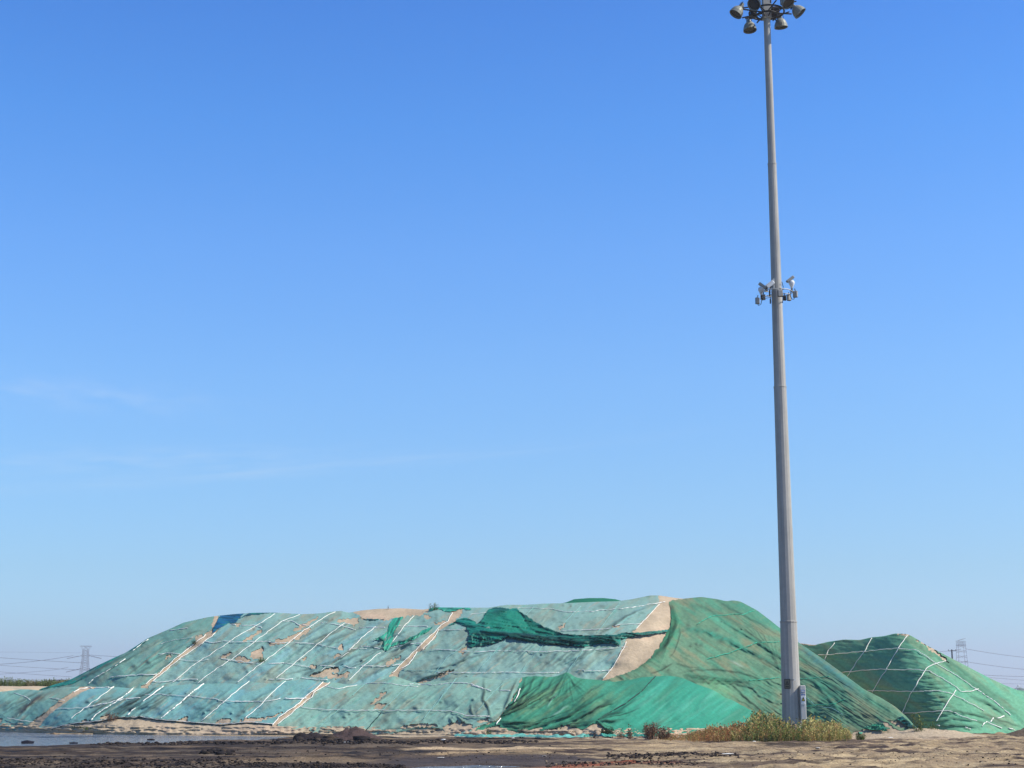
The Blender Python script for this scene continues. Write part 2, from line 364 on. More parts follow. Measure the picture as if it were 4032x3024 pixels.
# ------------------------------------------------------------------ nets
DIR = np.array((1, -.74)); DIR /= np.linalg.norm(DIR)
def dirn(U, V, la, lb, seed, d=DIR, o=2):      # noise drawn out along direction d
    p = U*d[0]+V*d[1]; q = -U*d[1]+V*d[0]
    return fbm(p/la, q/lb, o, seed)
def mixc(c, tgt, a): return c*(1-a[..., None])+np.asarray(tgt)*a[..., None]
K = .80                                        # display colour to albedo
def C(r, g, b_): return lin((r, g, b_))*K
def make_net(name, surf, poly, colf, label, off=.05, du=3.2, nr=None, holes=(), folds=(), wr=.024, wdir=DIR, wl=(170, 16), edge=4, over=True, m=None, cat='netting', group='dust nets over the sand heaps', seed=0, extra=None, rag=5, bands=(), bumps=0):
    xs = [p[0] for p in poly]; ys = [p[1] for p in poly]
    us = np.arange(min(xs)-8, max(xs)+9, du); vb = surf.vb(us); vt = np.minimum(surf.top(us), vb-5)
    if nr is None: nr = int(max(30, (vb-vt).max()/3.0))
    t = np.linspace(0, 1, nr); U = np.repeat(us[None], nr, 0); V = vb[None]+(vt-vb)[None]*t[:, None]
    wu = U+rag*fbm(U/26, V/26, 2, seed+70); wv = V+rag*.7*fbm(U/26, V/26, 2, seed+80)
    keep = inpoly(wu, wv, poly)
    for h in holes: keep &= ~inpoly(U+7*fbm(U/16, V/14, 3, seed+90), V+6*fbm(U/16, V/14, 3, seed+95), h)
    disp = wr*(dirn(U, V, wl[0], wl[1], seed+20, np.array(wdir)/np.linalg.norm(wdir))*.9+.5*dirn(U, V, wl[0]*.5, wl[1]*.45, seed+25, np.array(wdir)/np.linalg.norm(wdir)))
    disp += .012*fbm(U/50, V/30, 2, seed+33)
    c = colf(U, V)
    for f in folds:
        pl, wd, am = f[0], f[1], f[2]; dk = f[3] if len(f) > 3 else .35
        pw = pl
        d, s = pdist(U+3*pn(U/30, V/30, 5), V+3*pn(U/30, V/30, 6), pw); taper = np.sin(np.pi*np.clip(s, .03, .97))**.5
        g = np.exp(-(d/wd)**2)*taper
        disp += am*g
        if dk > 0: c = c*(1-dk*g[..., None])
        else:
            c = mixc(c, np.array((.75, .9, .85))*.6, -dk*g)  # pale highlight painted along the fold
    for pl, wd, co, am in bands:
        d, s_ = pdist(U+4*pn(U/25, V/25, 5), V+4*pn(U/25, V/25, 6), pl); g_ = np.exp(-(d/wd)**2)*np.sin(np.pi*np.clip(s_, .06, .94))**.5
        c = mixc(c, C(*co), np.clip(g_*am*(.75+.5*dirn(U, V, 60, 10, seed+50)), 0, 1))
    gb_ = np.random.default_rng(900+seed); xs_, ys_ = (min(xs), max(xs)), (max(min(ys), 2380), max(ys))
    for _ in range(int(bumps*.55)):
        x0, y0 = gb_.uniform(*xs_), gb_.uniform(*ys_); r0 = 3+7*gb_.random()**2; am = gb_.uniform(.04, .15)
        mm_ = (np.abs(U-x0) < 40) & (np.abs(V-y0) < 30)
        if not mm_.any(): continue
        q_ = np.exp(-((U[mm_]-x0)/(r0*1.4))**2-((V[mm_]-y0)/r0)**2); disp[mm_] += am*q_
        w_ = np.exp(-((U[mm_]-x0+r0*.7)/(r0*1.9))**2-((V[mm_]-y0-r0*.5)/(r0*1.0))**2)*gb_.uniform(.15, .55)  # dirt and painted shade on the lower-left side of each bump
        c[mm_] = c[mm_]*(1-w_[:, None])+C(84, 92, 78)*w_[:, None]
    if extra is not None: disp = disp+extra(U, V)
    P = surf.P(U, V, off+disp)
    P[..., 2] = np.maximum(P[..., 2], .03)
    rows = [P[i] for i in range(nr)]; crow = [c[i] for i in range(nr)]; krow = [keep[i] for i in range(nr)]
    if over:
        for q in close_back(surf, us, BACK[:3], lift=.035): rows.append(q); crow.append(c[-1]); krow.append(keep[-1])
    A = np.stack(rows); Cc = np.stack(crow); Kp = np.stack(krow); mm, n, _ = A.shape
    idx = np.arange(mm*n).reshape(mm, n)
    ok = (Kp[:-1, :-1] & Kp[:-1, 1:] & Kp[1:, 1:] & Kp[1:, :-1])
    Fc = np.stack([idx[:-1, :-1], idx[:-1, 1:], idx[1:, 1:], idx[1:, :-1]], -1)[ok]
    used = np.unique(Fc); remap = np.zeros(mm*n, np.int64); remap[used] = np.arange(len(used))
    o = mesh_obj(name, A.reshape(-1, 3)[used], remap[Fc], m or M_net, smooth=True, cols=Cc.reshape(-1, 3)[used])
    tag(o, label, cat, group)
    return o
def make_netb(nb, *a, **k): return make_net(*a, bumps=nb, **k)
def rope(net, surf, pl, r=.024, m=None, dash=0, off=.14, name='rope'):
    r = r*.60; P = np.array(pl, float); seg = np.hypot(*np.diff(P, axis=0).T); L_ = np.concatenate([[0], np.cumsum(seg)]); tot = L_[-1]
    n = max(6, int(tot/5)); s = np.linspace(0, tot, n); u = np.interp(s, L_, P[:, 0]); v = np.interp(s, L_, P[:, 1])
    sd = (P[0, 0]*.37+P[0, 1]) % 50
    u = u+2.2*fbm(s/28, s*0+sd, 2); v = v+2.2*fbm(s/28, s*0+sd+9, 2)
    v = np.maximum(v, surf.top(u)+1)
    o_ = np.full(n, off)
    Q = surf.P(u, v, o_)
    if dash:
        on = pn(s/9.0, s*0+sd, 3) > -.30*dash
        rr = np.where(on, r*1.45, r*.3)
    else: rr = r*(1+.25*pn(s/11, s*0+sd, 2))
    ob = MB().tube(Q, rr, 5).build(name, m or M_rope, net, smooth=True)
    return ob

def col_teal(seed, blue=.35, brown=.55, base=(124, 160, 152)):
    def f(U, V):
        c = np.ones(U.shape+(3,))*C(*base)
        c = mixc(c, C(104, 160, 176), np.clip(sstep(0, .75, dirn(U, V, 260, 42, seed)), 0, 1)*blue*.7)
        c = mixc(c, C(132, 140, 122), np.clip(sstep(.05, .6, dirn(U, V, 130, 38, seed+3, o=3)), 0, 1)*brown)
        c = mixc(c, C(70, 96, 90), np.clip(sstep(.48, .78, fbm(U/34, V/17, 2, seed+6)), 0, 1)*.35)
        c = mixc(c, C(90, 172, 155), np.clip(sstep(.4, .8, dirn(U, V, 90, 10, seed+8)), 0, 1)*.35)
        c = mixc(c, C(160, 148, 125), np.clip(sstep(.5, .8, dirn(U, V, 90, 18, seed+12, o=2)), 0, 1)*.4)
        c = c*(1+.06*fbm(U/14, V/9, 2, seed+15))[..., None]
        return c*1.17
    return f
def col_green(seed, base, dark, brown, light, kb=.6, kd=.6, kl=.5, d=DIR):
    def f(U, V):
        c = np.ones(U.shape+(3,))*C(*base)
        c = mixc(c, C(*brown), sstep(-.05, .6, dirn(U, V, 180, 40, seed, d, 3))*kb)
        c = mixc(c, C(*light), sstep(.1, .6, dirn(U, V, 150, 26, seed+4, d, 3))*kl)
        c = mixc(c, C(*dark), sstep(.15, .6, dirn(U, V, 130, 15, seed+7, d, 3))*kd)
        c = c*(1+.12*fbm(U/12, V/9, 2, seed+15))[..., None]
        return c
    return f

UP = 2300
# --- edges shared between sheets
S1U_l = c1((1225, 890), (1265, 872), (1370, 786), (1480, 690), (1560, 622), (1700, 512), (1790, 440), (1850, 400), (1900, 290))
S1U_r = c1((1290, 890), (1325, 850), (1415, 775), (1550, 660), (1760, 516), (1875, 425), (1900, 400), (1925, 290))
S2U_l = c2((1400, 800), (1425, 775), (1500, 700), (1640, 560), (1800, 410), (1850, 355), (1905, 325), (1950, 245), (1980, 190))
S2U_r = c2((1480, 800), (1490, 750), (1570, 700), (1642, 588), (1690, 572), (1780, 482), (1830, 400), (1920, 350), (2030, 245), (2050, 190))
S3U = c3((1470, 860), (1490, 830), (1580, 720), (1640, 610), (1700, 480), (1780, 390), (1900, 260), (1990, 165), (1975, 70))
G2_l = c3((1430, 870), (1500, 832), (1640, 790), (1790, 730), (1900, 640), (1980, 540), (2040, 430), (2075, 340), (2078, 240), (2062, 150), (2130, 128), (2210, 122))
low_u = lambda a, b_: [(b_, 2860), (a, 2860)]

holesU2 = [c2((350, 515), (400, 498), (470, 480), (560, 450), (640, 410), (720, 378), (690, 420), (610, 465), (530, 505), (470, 520), (410, 518), (370, 548)),
           c2((190, 610), (240, 580), (300, 545), (310, 570), (285, 600), (300, 640), (250, 650), (215, 640)),
           c2((60, 650), (100, 630), (140, 628), (180, 665), (170, 682), (120, 672)), c1((1910, 645), (1960, 610), (2010, 595), (1985, 630)), c1((2040, 665), (2100, 630), (2140, 632), (2170, 680), (2110, 678)),
           c2((955, 535), (990, 522), (1005, 550), (990, 578), (960, 570)), c2((900, 640), (960, 600), (990, 610), (940, 635)), c2((70, 335), (100, 340), (95, 370), (70, 365)),
           c2((700, 800), (780, 770), (850, 740), (950, 725), (960, 760), (900, 775), (980, 790), (1040, 765), (1050, 800), (980, 815), (900, 820), (850, 800), (760, 810)),
           c2((930, 320), (1050, 300), (1130, 290), (1120, 340), (1100, 370), (1060, 340), (990, 325)), c2((560, 400), (620, 370), (720, 320), (800, 280), (700, 350), (620, 400)),
           c2((1370, 700), (1400, 665), (1470, 645), (1500, 620), (1510, 625), (1440, 680), (1400, 710)), c2((130, 490), (220, 440), (290, 390), (290, 410), (200, 470), (150, 498)),
           c2((1700, 275), (1740, 272), (1755, 300), (1735, 305)), c2((1790, 345), (1880, 325), (1900, 330), (1840, 352)), c2((1040, 160), (1080, 248), (1150, 262), (1160, 300), (1280, 305), (1390, 312), (1470, 285), (1640, 268), (1730, 245), (1760, 170)),
           c1((2110, 500), (2212, 440), (2212, 462), (2140, 498)), c1((2050, 345), (2085, 335), (2080, 370), (2060, 365)), c2((640, 650), (670, 640), (670, 660), (645, 662)), c2((710, 715), (770, 705), (770, 722), (720, 726))]
diag = lambda x, y, l: [(x, y), (x+l*.5*1.0, y-l*.5*.66), (x+l, y-l*.66)]
def rfolds(n, box, l=(60, 170), wd=(3, 5), am=(.04, .10), dk=.3, seed=0, sl=.66, inside=None):
    g = np.random.default_rng(seed); r = []
    for _ in range(n):
        x, y = g.uniform(box[0], box[2]), g.uniform(box[1], box[3]); q = g.uniform(*l); s = sl*g.uniform(.75, 1.2); bd = g.uniform(-.06, .06)*q
        r.append(([(x, y), (x+q*.5, y-q*.5*s+bd), (x+q, y-q*s)], g.uniform(*wd), g.uniform(*am), dk*g.uniform(.5, 1.4)))
    return r
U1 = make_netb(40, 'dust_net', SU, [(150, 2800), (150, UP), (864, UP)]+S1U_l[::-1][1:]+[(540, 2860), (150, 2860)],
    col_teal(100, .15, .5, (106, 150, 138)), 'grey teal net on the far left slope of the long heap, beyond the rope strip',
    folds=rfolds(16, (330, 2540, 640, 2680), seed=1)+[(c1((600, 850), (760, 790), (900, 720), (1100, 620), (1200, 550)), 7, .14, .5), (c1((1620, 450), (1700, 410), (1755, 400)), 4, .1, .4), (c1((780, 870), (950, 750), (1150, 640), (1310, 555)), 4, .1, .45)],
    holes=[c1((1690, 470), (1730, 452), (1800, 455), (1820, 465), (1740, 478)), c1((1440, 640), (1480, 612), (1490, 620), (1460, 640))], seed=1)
for pl, da in ((c1((1480, 402), (1560, 390), (1640, 385)), 1), (c1((1400, 520), (1540, 480), (1680, 460)), 2), (c1((1380, 612), (1460, 600), (1570, 610)), 0), (c1((960, 810), (1180, 790), (1370, 785)), 1), (c1((1160, 580), (1230, 520), (1290, 478)), 1), (c1((770, 868), (820, 820), (990, 725), (1090, 650)), 1), (S1U_l[1:-2], 0)):
    rope(U1, SU, pl, dash=da, r=.028 if da < 2 else .014)
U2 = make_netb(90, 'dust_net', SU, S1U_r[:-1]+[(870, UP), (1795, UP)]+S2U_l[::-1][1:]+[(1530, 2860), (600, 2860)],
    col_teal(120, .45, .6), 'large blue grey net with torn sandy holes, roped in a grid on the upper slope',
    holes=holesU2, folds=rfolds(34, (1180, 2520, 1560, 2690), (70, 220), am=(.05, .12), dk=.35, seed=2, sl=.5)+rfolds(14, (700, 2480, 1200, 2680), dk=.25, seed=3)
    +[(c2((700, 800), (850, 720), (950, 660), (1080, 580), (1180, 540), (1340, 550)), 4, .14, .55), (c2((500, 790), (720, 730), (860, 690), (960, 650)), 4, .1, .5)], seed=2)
for pl in (c2((0, 500), (90, 445), (235, 365), (405, 258)), c2((10, 670), (150, 560), (320, 430), (470, 320), (620, 264)), c2((75, 855), (260, 710), (520, 515), (660, 400), (740, 350), (870, 265), (930, 240)),
           c2((410, 822), (560, 700), (780, 520), (900, 420), (1010, 340), (1050, 345)), c2((1045, 580), (1180, 450), (1280, 370)), c1((1500, 860), (1560, 810), (1700, 690), (1820, 620), (2000, 500)), c1((1715, 870), (1800, 800), (2000, 660)),
           c2((1430, 500), (1540, 350), (1615, 277)), S1U_r[1:-2], S2U_l[1:-1], c2((1050, 838), (1190, 700), (1320, 595)), c2((790, 760), (880, 700), (1050, 592))):
    rope(U2, SU, pl)
for pl in (c2((0, 350), (60, 355)), c2((110, 360), (230, 360), (290, 378)), c2((470, 322), (550, 322), (625, 360)), c2((640, 355), (740, 365)), c2((805, 335), (960, 355), (1105, 398)), c2((1140, 380), (1250, 380), (1360, 375)), c2((1460, 365), (1600, 365), (1730, 370)),
           c1((1780, 500), (1850, 510), (1950, 495), (2000, 500)), c2((0, 502), (130, 505), (330, 500), (410, 512), (540, 510), (700, 515), (780, 525)), c2((1150, 540), (1220, 545), (1330, 562)), c2((1410, 550), (1540, 530), (1690, 512)),
           c1((1910, 640), (2000, 662)), c2((15, 660), (150, 682), (270, 690)), c2((340, 690), (480, 688)), c2((790, 710), (940, 715)), c2((1150, 712), (1350, 715), (1510, 695)),
           c1((1330, 850), (1420, 855), (1540, 832), (1720, 828)), c2((350, 828), (560, 828)), c2((630, 815), (690, 825), (860, 835))):
    rope(U2, SU, pl, dash=1)
for pl in (c1((1545, 655), (1640, 670), (1740, 665), (1810, 655)), c2((480, 688), (600, 705), (710, 725)), c2((780, 525), (870, 545), (960, 560)), c2((1000, 705), (1050, 730), (1110, 730)), c2((1040, 560), (1120, 560), (1200, 562))):
    rope(U2, SU, pl)
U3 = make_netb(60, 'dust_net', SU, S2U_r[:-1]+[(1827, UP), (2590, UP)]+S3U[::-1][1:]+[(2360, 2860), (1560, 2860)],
    col_teal(140, .25, .45, (126, 160, 150)), 'pale teal net under the dark bunched netting beside the bare sand triangle',
    holes=[c3((1105, 395), (1135, 355), (1165, 335), (1150, 365), (1120, 395)), c3((240, 600), (275, 560), (320, 530), (300, 570), (265, 602)), c3((1580, 372), (1600, 362), (1640, 366), (1620, 376)), c2((1650, 850), (1760, 820), (1900, 760), (1960, 745), (1900, 790), (1800, 825), (1690, 855)), c2((1935, 330), (2020, 250), (2040, 250), (1960, 330))],
    folds=rfolds(22, (1750, 2540, 2300, 2660), (60, 150), dk=.25, seed=4, sl=.8)+[(c3((1470, 430), (1570, 380), (1700, 280), (1900, 190)), 4, .14, .45), (c3((1500, 400), (1640, 310), (1800, 230)), 4, .1, .4), (c3((0, 740), (130, 720), (330, 640), (550, 580)), 4, .12, .5), (c3((0, 810), (120, 760), (200, 740)), 4, .12, .5), (c3((650, 730), (760, 680), (860, 610)), 3, .08, .3), (c2((1600, 850), (1760, 800), (1950, 750)), 4, .14, .5)],
    seed=3)
for pl in (c3((330, 265), (480, 245)), c3((740, 210), (900, 208), (1050, 215)), c3((1050, 215), (1180, 245)), c3((1580, 370), (1640, 350), (1830, 345)), c3((1580, 722), (1700, 500)), c3((1780, 390), (1900, 262), (1985, 170)), c3((1490, 828), (1580, 722))):
    rope(U3, SU, pl, r=.022)
for pl in (c3((1180, 245), (1400, 235), (1700, 210), (2030, 155)), c3((60, 400), (300, 395)), c3((1130, 405), (1450, 395), (1570, 385)), c3((0, 565), (350, 590), (600, 580), (900, 590), (1300, 580), (1700, 548)), c3((50, 770), (250, 772), (600, 770), (700, 765), (900, 775), (1110, 770)), c3((1250, 745), (1400, 755), (1560, 755))):
    rope(U3, SU, pl, dash=1, r=.022)
for pl in (c3((20, 790), (130, 640), (270, 540)), c3((410, 750), (560, 570), (680, 450)), c3((790, 740), (980, 520)), c3((1130, 360), (1300, 190)), c3((1180, 760), (1330, 560)), c3((1440, 420), (1640, 160)), c3((800, 300), (890, 190)), c3((1160, 695), (1240, 650), (1300, 625))):
    rope(U3, SU, pl, m=M_ropec, r=.018)
rope(U3, SU, c2((1500, 735), (1570, 700), (1640, 590)), r=.03); rope(U3, SU, c2((1690, 570), (1780, 480), (1830, 395)), r=.026)
rope(U3, SU, c2((1510, 740), (1600, 755), (1740, 755), (1900, 775)), m=M_ropec, dash=1, r=.02)

gfolds = [(c4((340, 440), (480, 405), (640, 430), (820, 500), (960, 570), (1120, 650), (1310, 760), (1480, 800), (1700, 930), (1950, 1130)), 7.4, 0.099, 0.55),
          (c4((560, 180), (680, 240), (860, 380), (1080, 510), (1310, 660), (1480, 760), (1760, 900), (2062, 1060)), 4.3, 0.093, 0.61), (c4((740, 150), (900, 240), (1100, 340), (1310, 470)), 4.3, 0.087, 0.61),
          (c4((400, 800), (560, 775), (780, 775), (960, 800), (1180, 870), (1320, 960)), 3.7, 0.093, 0.61), (c4((480, 830), (640, 860), (860, 875), (1000, 880)), 3.1, 0.087, 0.73), (c4((440, 815), (600, 830), (760, 850), (900, 880)), 3.1, 0.074, 0.61), (c4((860, 890), (960, 990), (1100, 1110), (1240, 1220)), 3.7, 0.093, 0.80),
          (c4((320, 170), (350, 260), (375, 340), (350, 440), (290, 540), (180, 650), (0, 780)), 7.4, 0.099, 0.73), (c4((320, 200), (330, 330), (300, 440), (230, 560)), 3.1, 0.074, 0.73), (c4((400, 370), (410, 450), (380, 560), (320, 660)), 2.6, 0.062, 0.61),
          (c4((150, 810), (250, 770), (350, 710)), 3.1, 0.074, 0.73), (c4((360, 710), (480, 745), (620, 765)), 3.1, 0.062, 0.49), (c4((1030, 900), (1120, 1000), (1250, 1070), (1320, 1090)), 3.1, 0.074, 0.49), (c4((1500, 840), (1620, 880), (1760, 1040), (1850, 1150)), 6.2, 0.074, 0.49),
          (c4((1490, 560), (1650, 700), (1850, 850), (2050, 1010)), 7.4, 0.093, 0.43), (c4((860, 690), (920, 720), (980, 750)), 4, 0.050, -0.27)]
for k_ in range(8): gfolds.append((c4((318+6*k_, 175+6*k_), (335+9*k_, 330), (310-2*k_, 470+10*k_), (120+14*k_, 690+8*k_)), 2.4, .05, .35+.12*((k_*5) % 3)))
for k_ in range(7): gfolds.append((c4((420+10*k_, 812+11*k_), (620, 838+9*k_), (900, 858+7*k_), (1060+20*k_, 868+16*k_)), 2.3, .05, .3+.12*((k_*3) % 4)))
for k_ in range(9): gfolds.append((c4((560+40*k_, 170+2*k_), (860+50*k_, 330+20*k_), (1300, 640+22*k_-30*(k_ % 2))), 2.2, .035, .22+.07*((k_*3) % 4)))
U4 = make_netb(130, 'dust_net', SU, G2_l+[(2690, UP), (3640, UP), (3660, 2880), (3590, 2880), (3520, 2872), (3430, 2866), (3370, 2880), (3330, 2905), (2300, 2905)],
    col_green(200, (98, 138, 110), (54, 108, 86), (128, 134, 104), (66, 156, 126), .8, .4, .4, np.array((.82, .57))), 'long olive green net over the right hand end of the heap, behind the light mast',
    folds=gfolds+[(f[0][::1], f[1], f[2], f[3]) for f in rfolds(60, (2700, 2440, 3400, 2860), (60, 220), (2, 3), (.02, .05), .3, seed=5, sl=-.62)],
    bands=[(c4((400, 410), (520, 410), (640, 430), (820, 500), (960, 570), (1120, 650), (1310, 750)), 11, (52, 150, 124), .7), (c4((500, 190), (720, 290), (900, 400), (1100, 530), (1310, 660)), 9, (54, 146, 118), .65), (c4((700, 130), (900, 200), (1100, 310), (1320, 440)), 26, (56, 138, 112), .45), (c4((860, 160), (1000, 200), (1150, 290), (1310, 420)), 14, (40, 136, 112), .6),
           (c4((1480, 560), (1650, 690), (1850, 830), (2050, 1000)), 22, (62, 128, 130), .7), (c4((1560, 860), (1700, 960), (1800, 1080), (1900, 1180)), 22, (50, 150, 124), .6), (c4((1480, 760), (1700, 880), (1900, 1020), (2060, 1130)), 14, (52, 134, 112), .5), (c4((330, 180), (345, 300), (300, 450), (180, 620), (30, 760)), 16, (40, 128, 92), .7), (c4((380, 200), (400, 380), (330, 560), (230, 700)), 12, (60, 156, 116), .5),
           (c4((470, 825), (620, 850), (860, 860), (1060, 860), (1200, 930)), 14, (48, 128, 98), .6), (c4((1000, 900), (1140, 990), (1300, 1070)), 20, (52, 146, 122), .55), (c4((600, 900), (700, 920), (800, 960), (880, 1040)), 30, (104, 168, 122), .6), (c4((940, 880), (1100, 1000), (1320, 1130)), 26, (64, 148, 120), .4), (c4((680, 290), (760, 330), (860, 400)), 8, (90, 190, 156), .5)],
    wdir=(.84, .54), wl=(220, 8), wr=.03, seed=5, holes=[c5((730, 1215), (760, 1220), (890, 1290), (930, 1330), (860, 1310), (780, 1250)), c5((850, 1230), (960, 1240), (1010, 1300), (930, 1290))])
for pl in (c4((560, 360), (680, 290), (890, 270)), c4((640, 680), (850, 620), (980, 570), (1100, 530)), c4((890, 268), (960, 275), (1080, 240)), c4((1130, 525), (1300, 518)), c4((1030, 870), (1240, 850), (1310, 840)), c4((1480, 860), (1600, 850), (1750, 830)), c4((1500, 1110), (1640, 1090), (1800, 1080), (1890, 1040))):
    rope(U4, SU, pl, m=M_ropeg, r=.022, dash=1)
rope(U4, SU, c4((1490, 980), (1640, 1100), (1780, 1120), (1890, 1190)), m=M_ropec, r=.018, dash=1)

# lower tier
S1L_l = c1((230, 1250), (280, 1200), (330, 1160), (425, 1100), (540, 1000), (640, 940), (700, 905), (745, 895), (770, 860))
S1L_r = c1((330, 1250), (395, 1170), (430, 1130), (490, 1085), (590, 1010), (690, 950), (765, 915), (830, 905), (840, 860))
S2L_l = c2((380, 1230), (440, 1160), (620, 1030), (685, 965), (770, 905), (830, 840), (850, 800))
S2L_r = c2((425, 1220), (550, 1120), (640, 1045), (725, 985), (745, 940), (860, 870), (905, 836), (930, 800))
GL = c3((360, 1280), (380, 1250), (560, 1190), (620, 1120), (680, 1040), (740, 930), (790, 800), (800, 740))
L1 = make_netb(16, 'dust_net', SL, [(-550, 2880), (-550, 2600), (345, 2600)]+S1L_l[::-1][1:]+c1((230, 1262), (160, 1275), (90, 1278), (0, 1268)), col_teal(160, .25, .45, (112, 158, 148)),
    'teal net on the low bank at far left, folded to a peak', folds=[(c1((120, 1150), (220, 1080), (380, 950)), 6, .2, .5), (c1((160, 1160), (280, 1030), (385, 945)), 5, .12, .4)]+rfolds(10, (0, 2740, 150, 2860), dk=.3, seed=8), seed=6, bands=[(c1((120, 1150), (240, 1050), (380, 965), (500, 915)), 12, (84, 72, 64), .75), (c1((170, 1120), (280, 1040), (390, 960)), 6, (110, 92, 80), .6)],
    holes=[c1((0, 1170), (35, 1165), (0, 1200), (-40, 1230), (-80, 1210))], extra=lambda U, V: .35*np.exp(-((U-172)/30)**2-((V-2735)/22)**2))
for pl in (c1((120, 950), (200, 970), (260, 1010)), c1((375, 950), (430, 990), (500, 995), (560, 1015)), c1((60, 1165), (150, 1180), (290, 1200))): rope(L1, SL, pl, r=.022, off=.16)
for pl in (c1((0, 1140), (100, 1080), (250, 1010)), c1((150, 1150), (250, 1040), (350, 960))): rope(L1, SL, pl, m=M_ropec, r=.016)
rope(L1, SL, c1((640, 942), (690, 915), (760, 900), (800, 905)), r=.035)
bot2 = c1((330, 1262), (450, 1255), (570, 1225), (640, 1213), (860, 1190), (1030, 1160), (1220, 1155), (1400, 1180), (1650, 1200), (1900, 1220))+c2((0, 1215), (200, 1200), (380, 1220))
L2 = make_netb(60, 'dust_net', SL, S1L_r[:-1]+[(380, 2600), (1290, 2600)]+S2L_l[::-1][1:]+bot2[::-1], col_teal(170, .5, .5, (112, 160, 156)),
    'blue teal net on the lower bank above the pond, its hem lifting off', folds=rfolds(26, (290, 2790, 520, 2850), (90, 230), dk=.4, seed=9, sl=.6)+rfolds(10, (560, 2750, 1000, 2840), dk=.2, seed=10)+[(bot2, 5, .12, .5)], seed=7, rag=2,
    holes=[c1((860, 1170), (900, 1150), (960, 1145), (930, 1165)), c1((1560, 1190), (1600, 1165), (1640, 1160), (1625, 1190)), c1((690, 1205), (720, 1185), (780, 1190), (760, 1205)), c1((1880, 1210), (1920, 1175), (2010, 1170), (1990, 1210)), c2((90, 1195), (140, 1170), (330, 1165), (440, 1130), (470, 1110), (400, 1150), (240, 1200), (150, 1200))])
for pl in (c1((620, 1170), (650, 1140), (750, 1070), (980, 900)), c1((1255, 968), (1400, 960), (1700, 980), (1850, 995), (1950, 1020), (2200, 1020)), c2((0, 1020), (200, 1022), (330, 1020), (450, 995)), c1((490, 1085), (720, 1080)), c1((1750, 1193), (1900, 1070), (2060, 930), (2170, 845)), c2((145, 1168), (280, 1050), (390, 930), (500, 838))): rope(L2, SL, pl, r=.026)
for pl in (c1((820, 905), (950, 898)), c1((960, 905), (1000, 890), (1100, 895)), c1((720, 1080), (880, 1045), (970, 1030), (1060, 1005), (1220, 990)), c2((485, 992), (570, 1000), (680, 990)), c1((790, 1190), (830, 1140), (1000, 1030), (1110, 950), (1190, 884)), c1((1110, 1140), (1180, 1070), (1290, 990), (1430, 882)), c1((1400, 1170), (1560, 1040), (1700, 920), (1800, 852))): rope(L2, SL, pl, dash=1, r=.034)
rope(L2, SL, bot2[1:], r=.026, off=.13, name='hem'); rope(L2, SL, S2L_l[:-1], r=.03)
rope(L2, SL, [(a, b_+4) for a, b_ in bot2[1:]], r=.045, off=.02, m=M_roped, name='hem_shadow_strip')  # dark strip standing in for the shadow under the hem
L3 = make_netb(50, 'dust_net', SL, S2L_r[:-1]+[(1320, 2600), (2061, 2600)]+GL[::-1][1:]+c3((360, 1290), (300, 1300), (120, 1300), (60, 1250), (0, 1260))+c2((1700, 1275), (1500, 1290), (1400, 1310), (1280, 1318), (1100, 1308), (820, 1300), (720, 1300), (600, 1275), (520, 1250), (425, 1240)), col_teal(180, .15, .5, (124, 162, 148)),
    'smooth grey green net on the middle of the lower bank, with a slit tear', folds=[(c3((458, 840), (455, 930), (450, 1010), (490, 1070), (520, 1170)), 6, .16, .75), (c3((625, 840), (600, 900), (600, 950)), 4, .1, .5), (c3((740, 830), (690, 950), (620, 1120)), 5, .14, .6), (c3((340, 1040), (345, 1100), (370, 1150)), 4, .08, .45), (c3((150, 1160), (190, 1215), (300, 1250)), 4, .12, .6), (c3((220, 1140), (270, 1200), (340, 1230)), 4, .12, .6), (c2((1400, 1300), (1540, 1270), (1720, 1240), (1860, 1260), (1930, 1310)), 5, .12, .6), (c2((1250, 1290), (1450, 1255), (1620, 1225), (1780, 1240)), 4, .1, .5), (c2((760, 1230), (900, 1260), (1090, 1245), (1190, 1275)), 4, .12, .5)]+rfolds(10, (1240, 2740, 1800, 2840), dk=.2, seed=12), seed=8,
    holes=[c2((1225, 1060), (1280, 1000), (1340, 950), (1380, 936), (1340, 975), (1280, 1030)), c2((1270, 1060), (1300, 1045), (1365, 1043), (1340, 1080), (1300, 1092)), c2((640, 1270), (690, 1262), (720, 1285), (650, 1285)), c2((850, 1250), (960, 1240), (1090, 1245), (1100, 1280), (960, 1285), (900, 1268)), c2((1480, 1250), (1560, 1228), (1700, 1215), (1830, 1225), (1780, 1240), (1620, 1245)), c2((1860, 1245), (1990, 1200), (2130, 1225), (2120, 1260), (1990, 1300), (1900, 1290)),
           c3((380, 1195), (480, 1175), (490, 1195), (420, 1208))])
for pl in (c2((620, 1070), (850, 1095), (1100, 1098), (1300, 1095), (1500, 1100), (1750, 1095), (1930, 1105), (2060, 1140), (2200, 1150)), S2L_r[:-1], c2((830, 890), (960, 912), (1150, 870), (1330, 858), (1500, 880), (1650, 895))): rope(L3, SL, pl, r=.024)
for pl in (c3((290, 1147), (500, 1150)), c3((580, 925), (680, 925)), c2((1570, 870), (1800, 878), (1960, 858), (2100, 865), (2212, 905)), c3((350, 880), (450, 910), (510, 930))): rope(L3, SL, pl, r=.024, dash=1)
for pl in (c2((1080, 970), (1220, 835)), c2((780, 1255), (950, 1100)), c2((1340, 1100), (1500, 940), (1620, 855)), c2((1700, 1170), (1850, 980), (1990, 815)), c3((0, 1100), (120, 940), (220, 805)), c3((400, 1100), (520, 960), (620, 865))): rope(L3, SL, pl, m=M_ropec, r=.018)
rope(L3, SL, c2((1200, 1270), (1270, 1190), (1330, 1120)), m=M_roped, r=.026, dash=1)
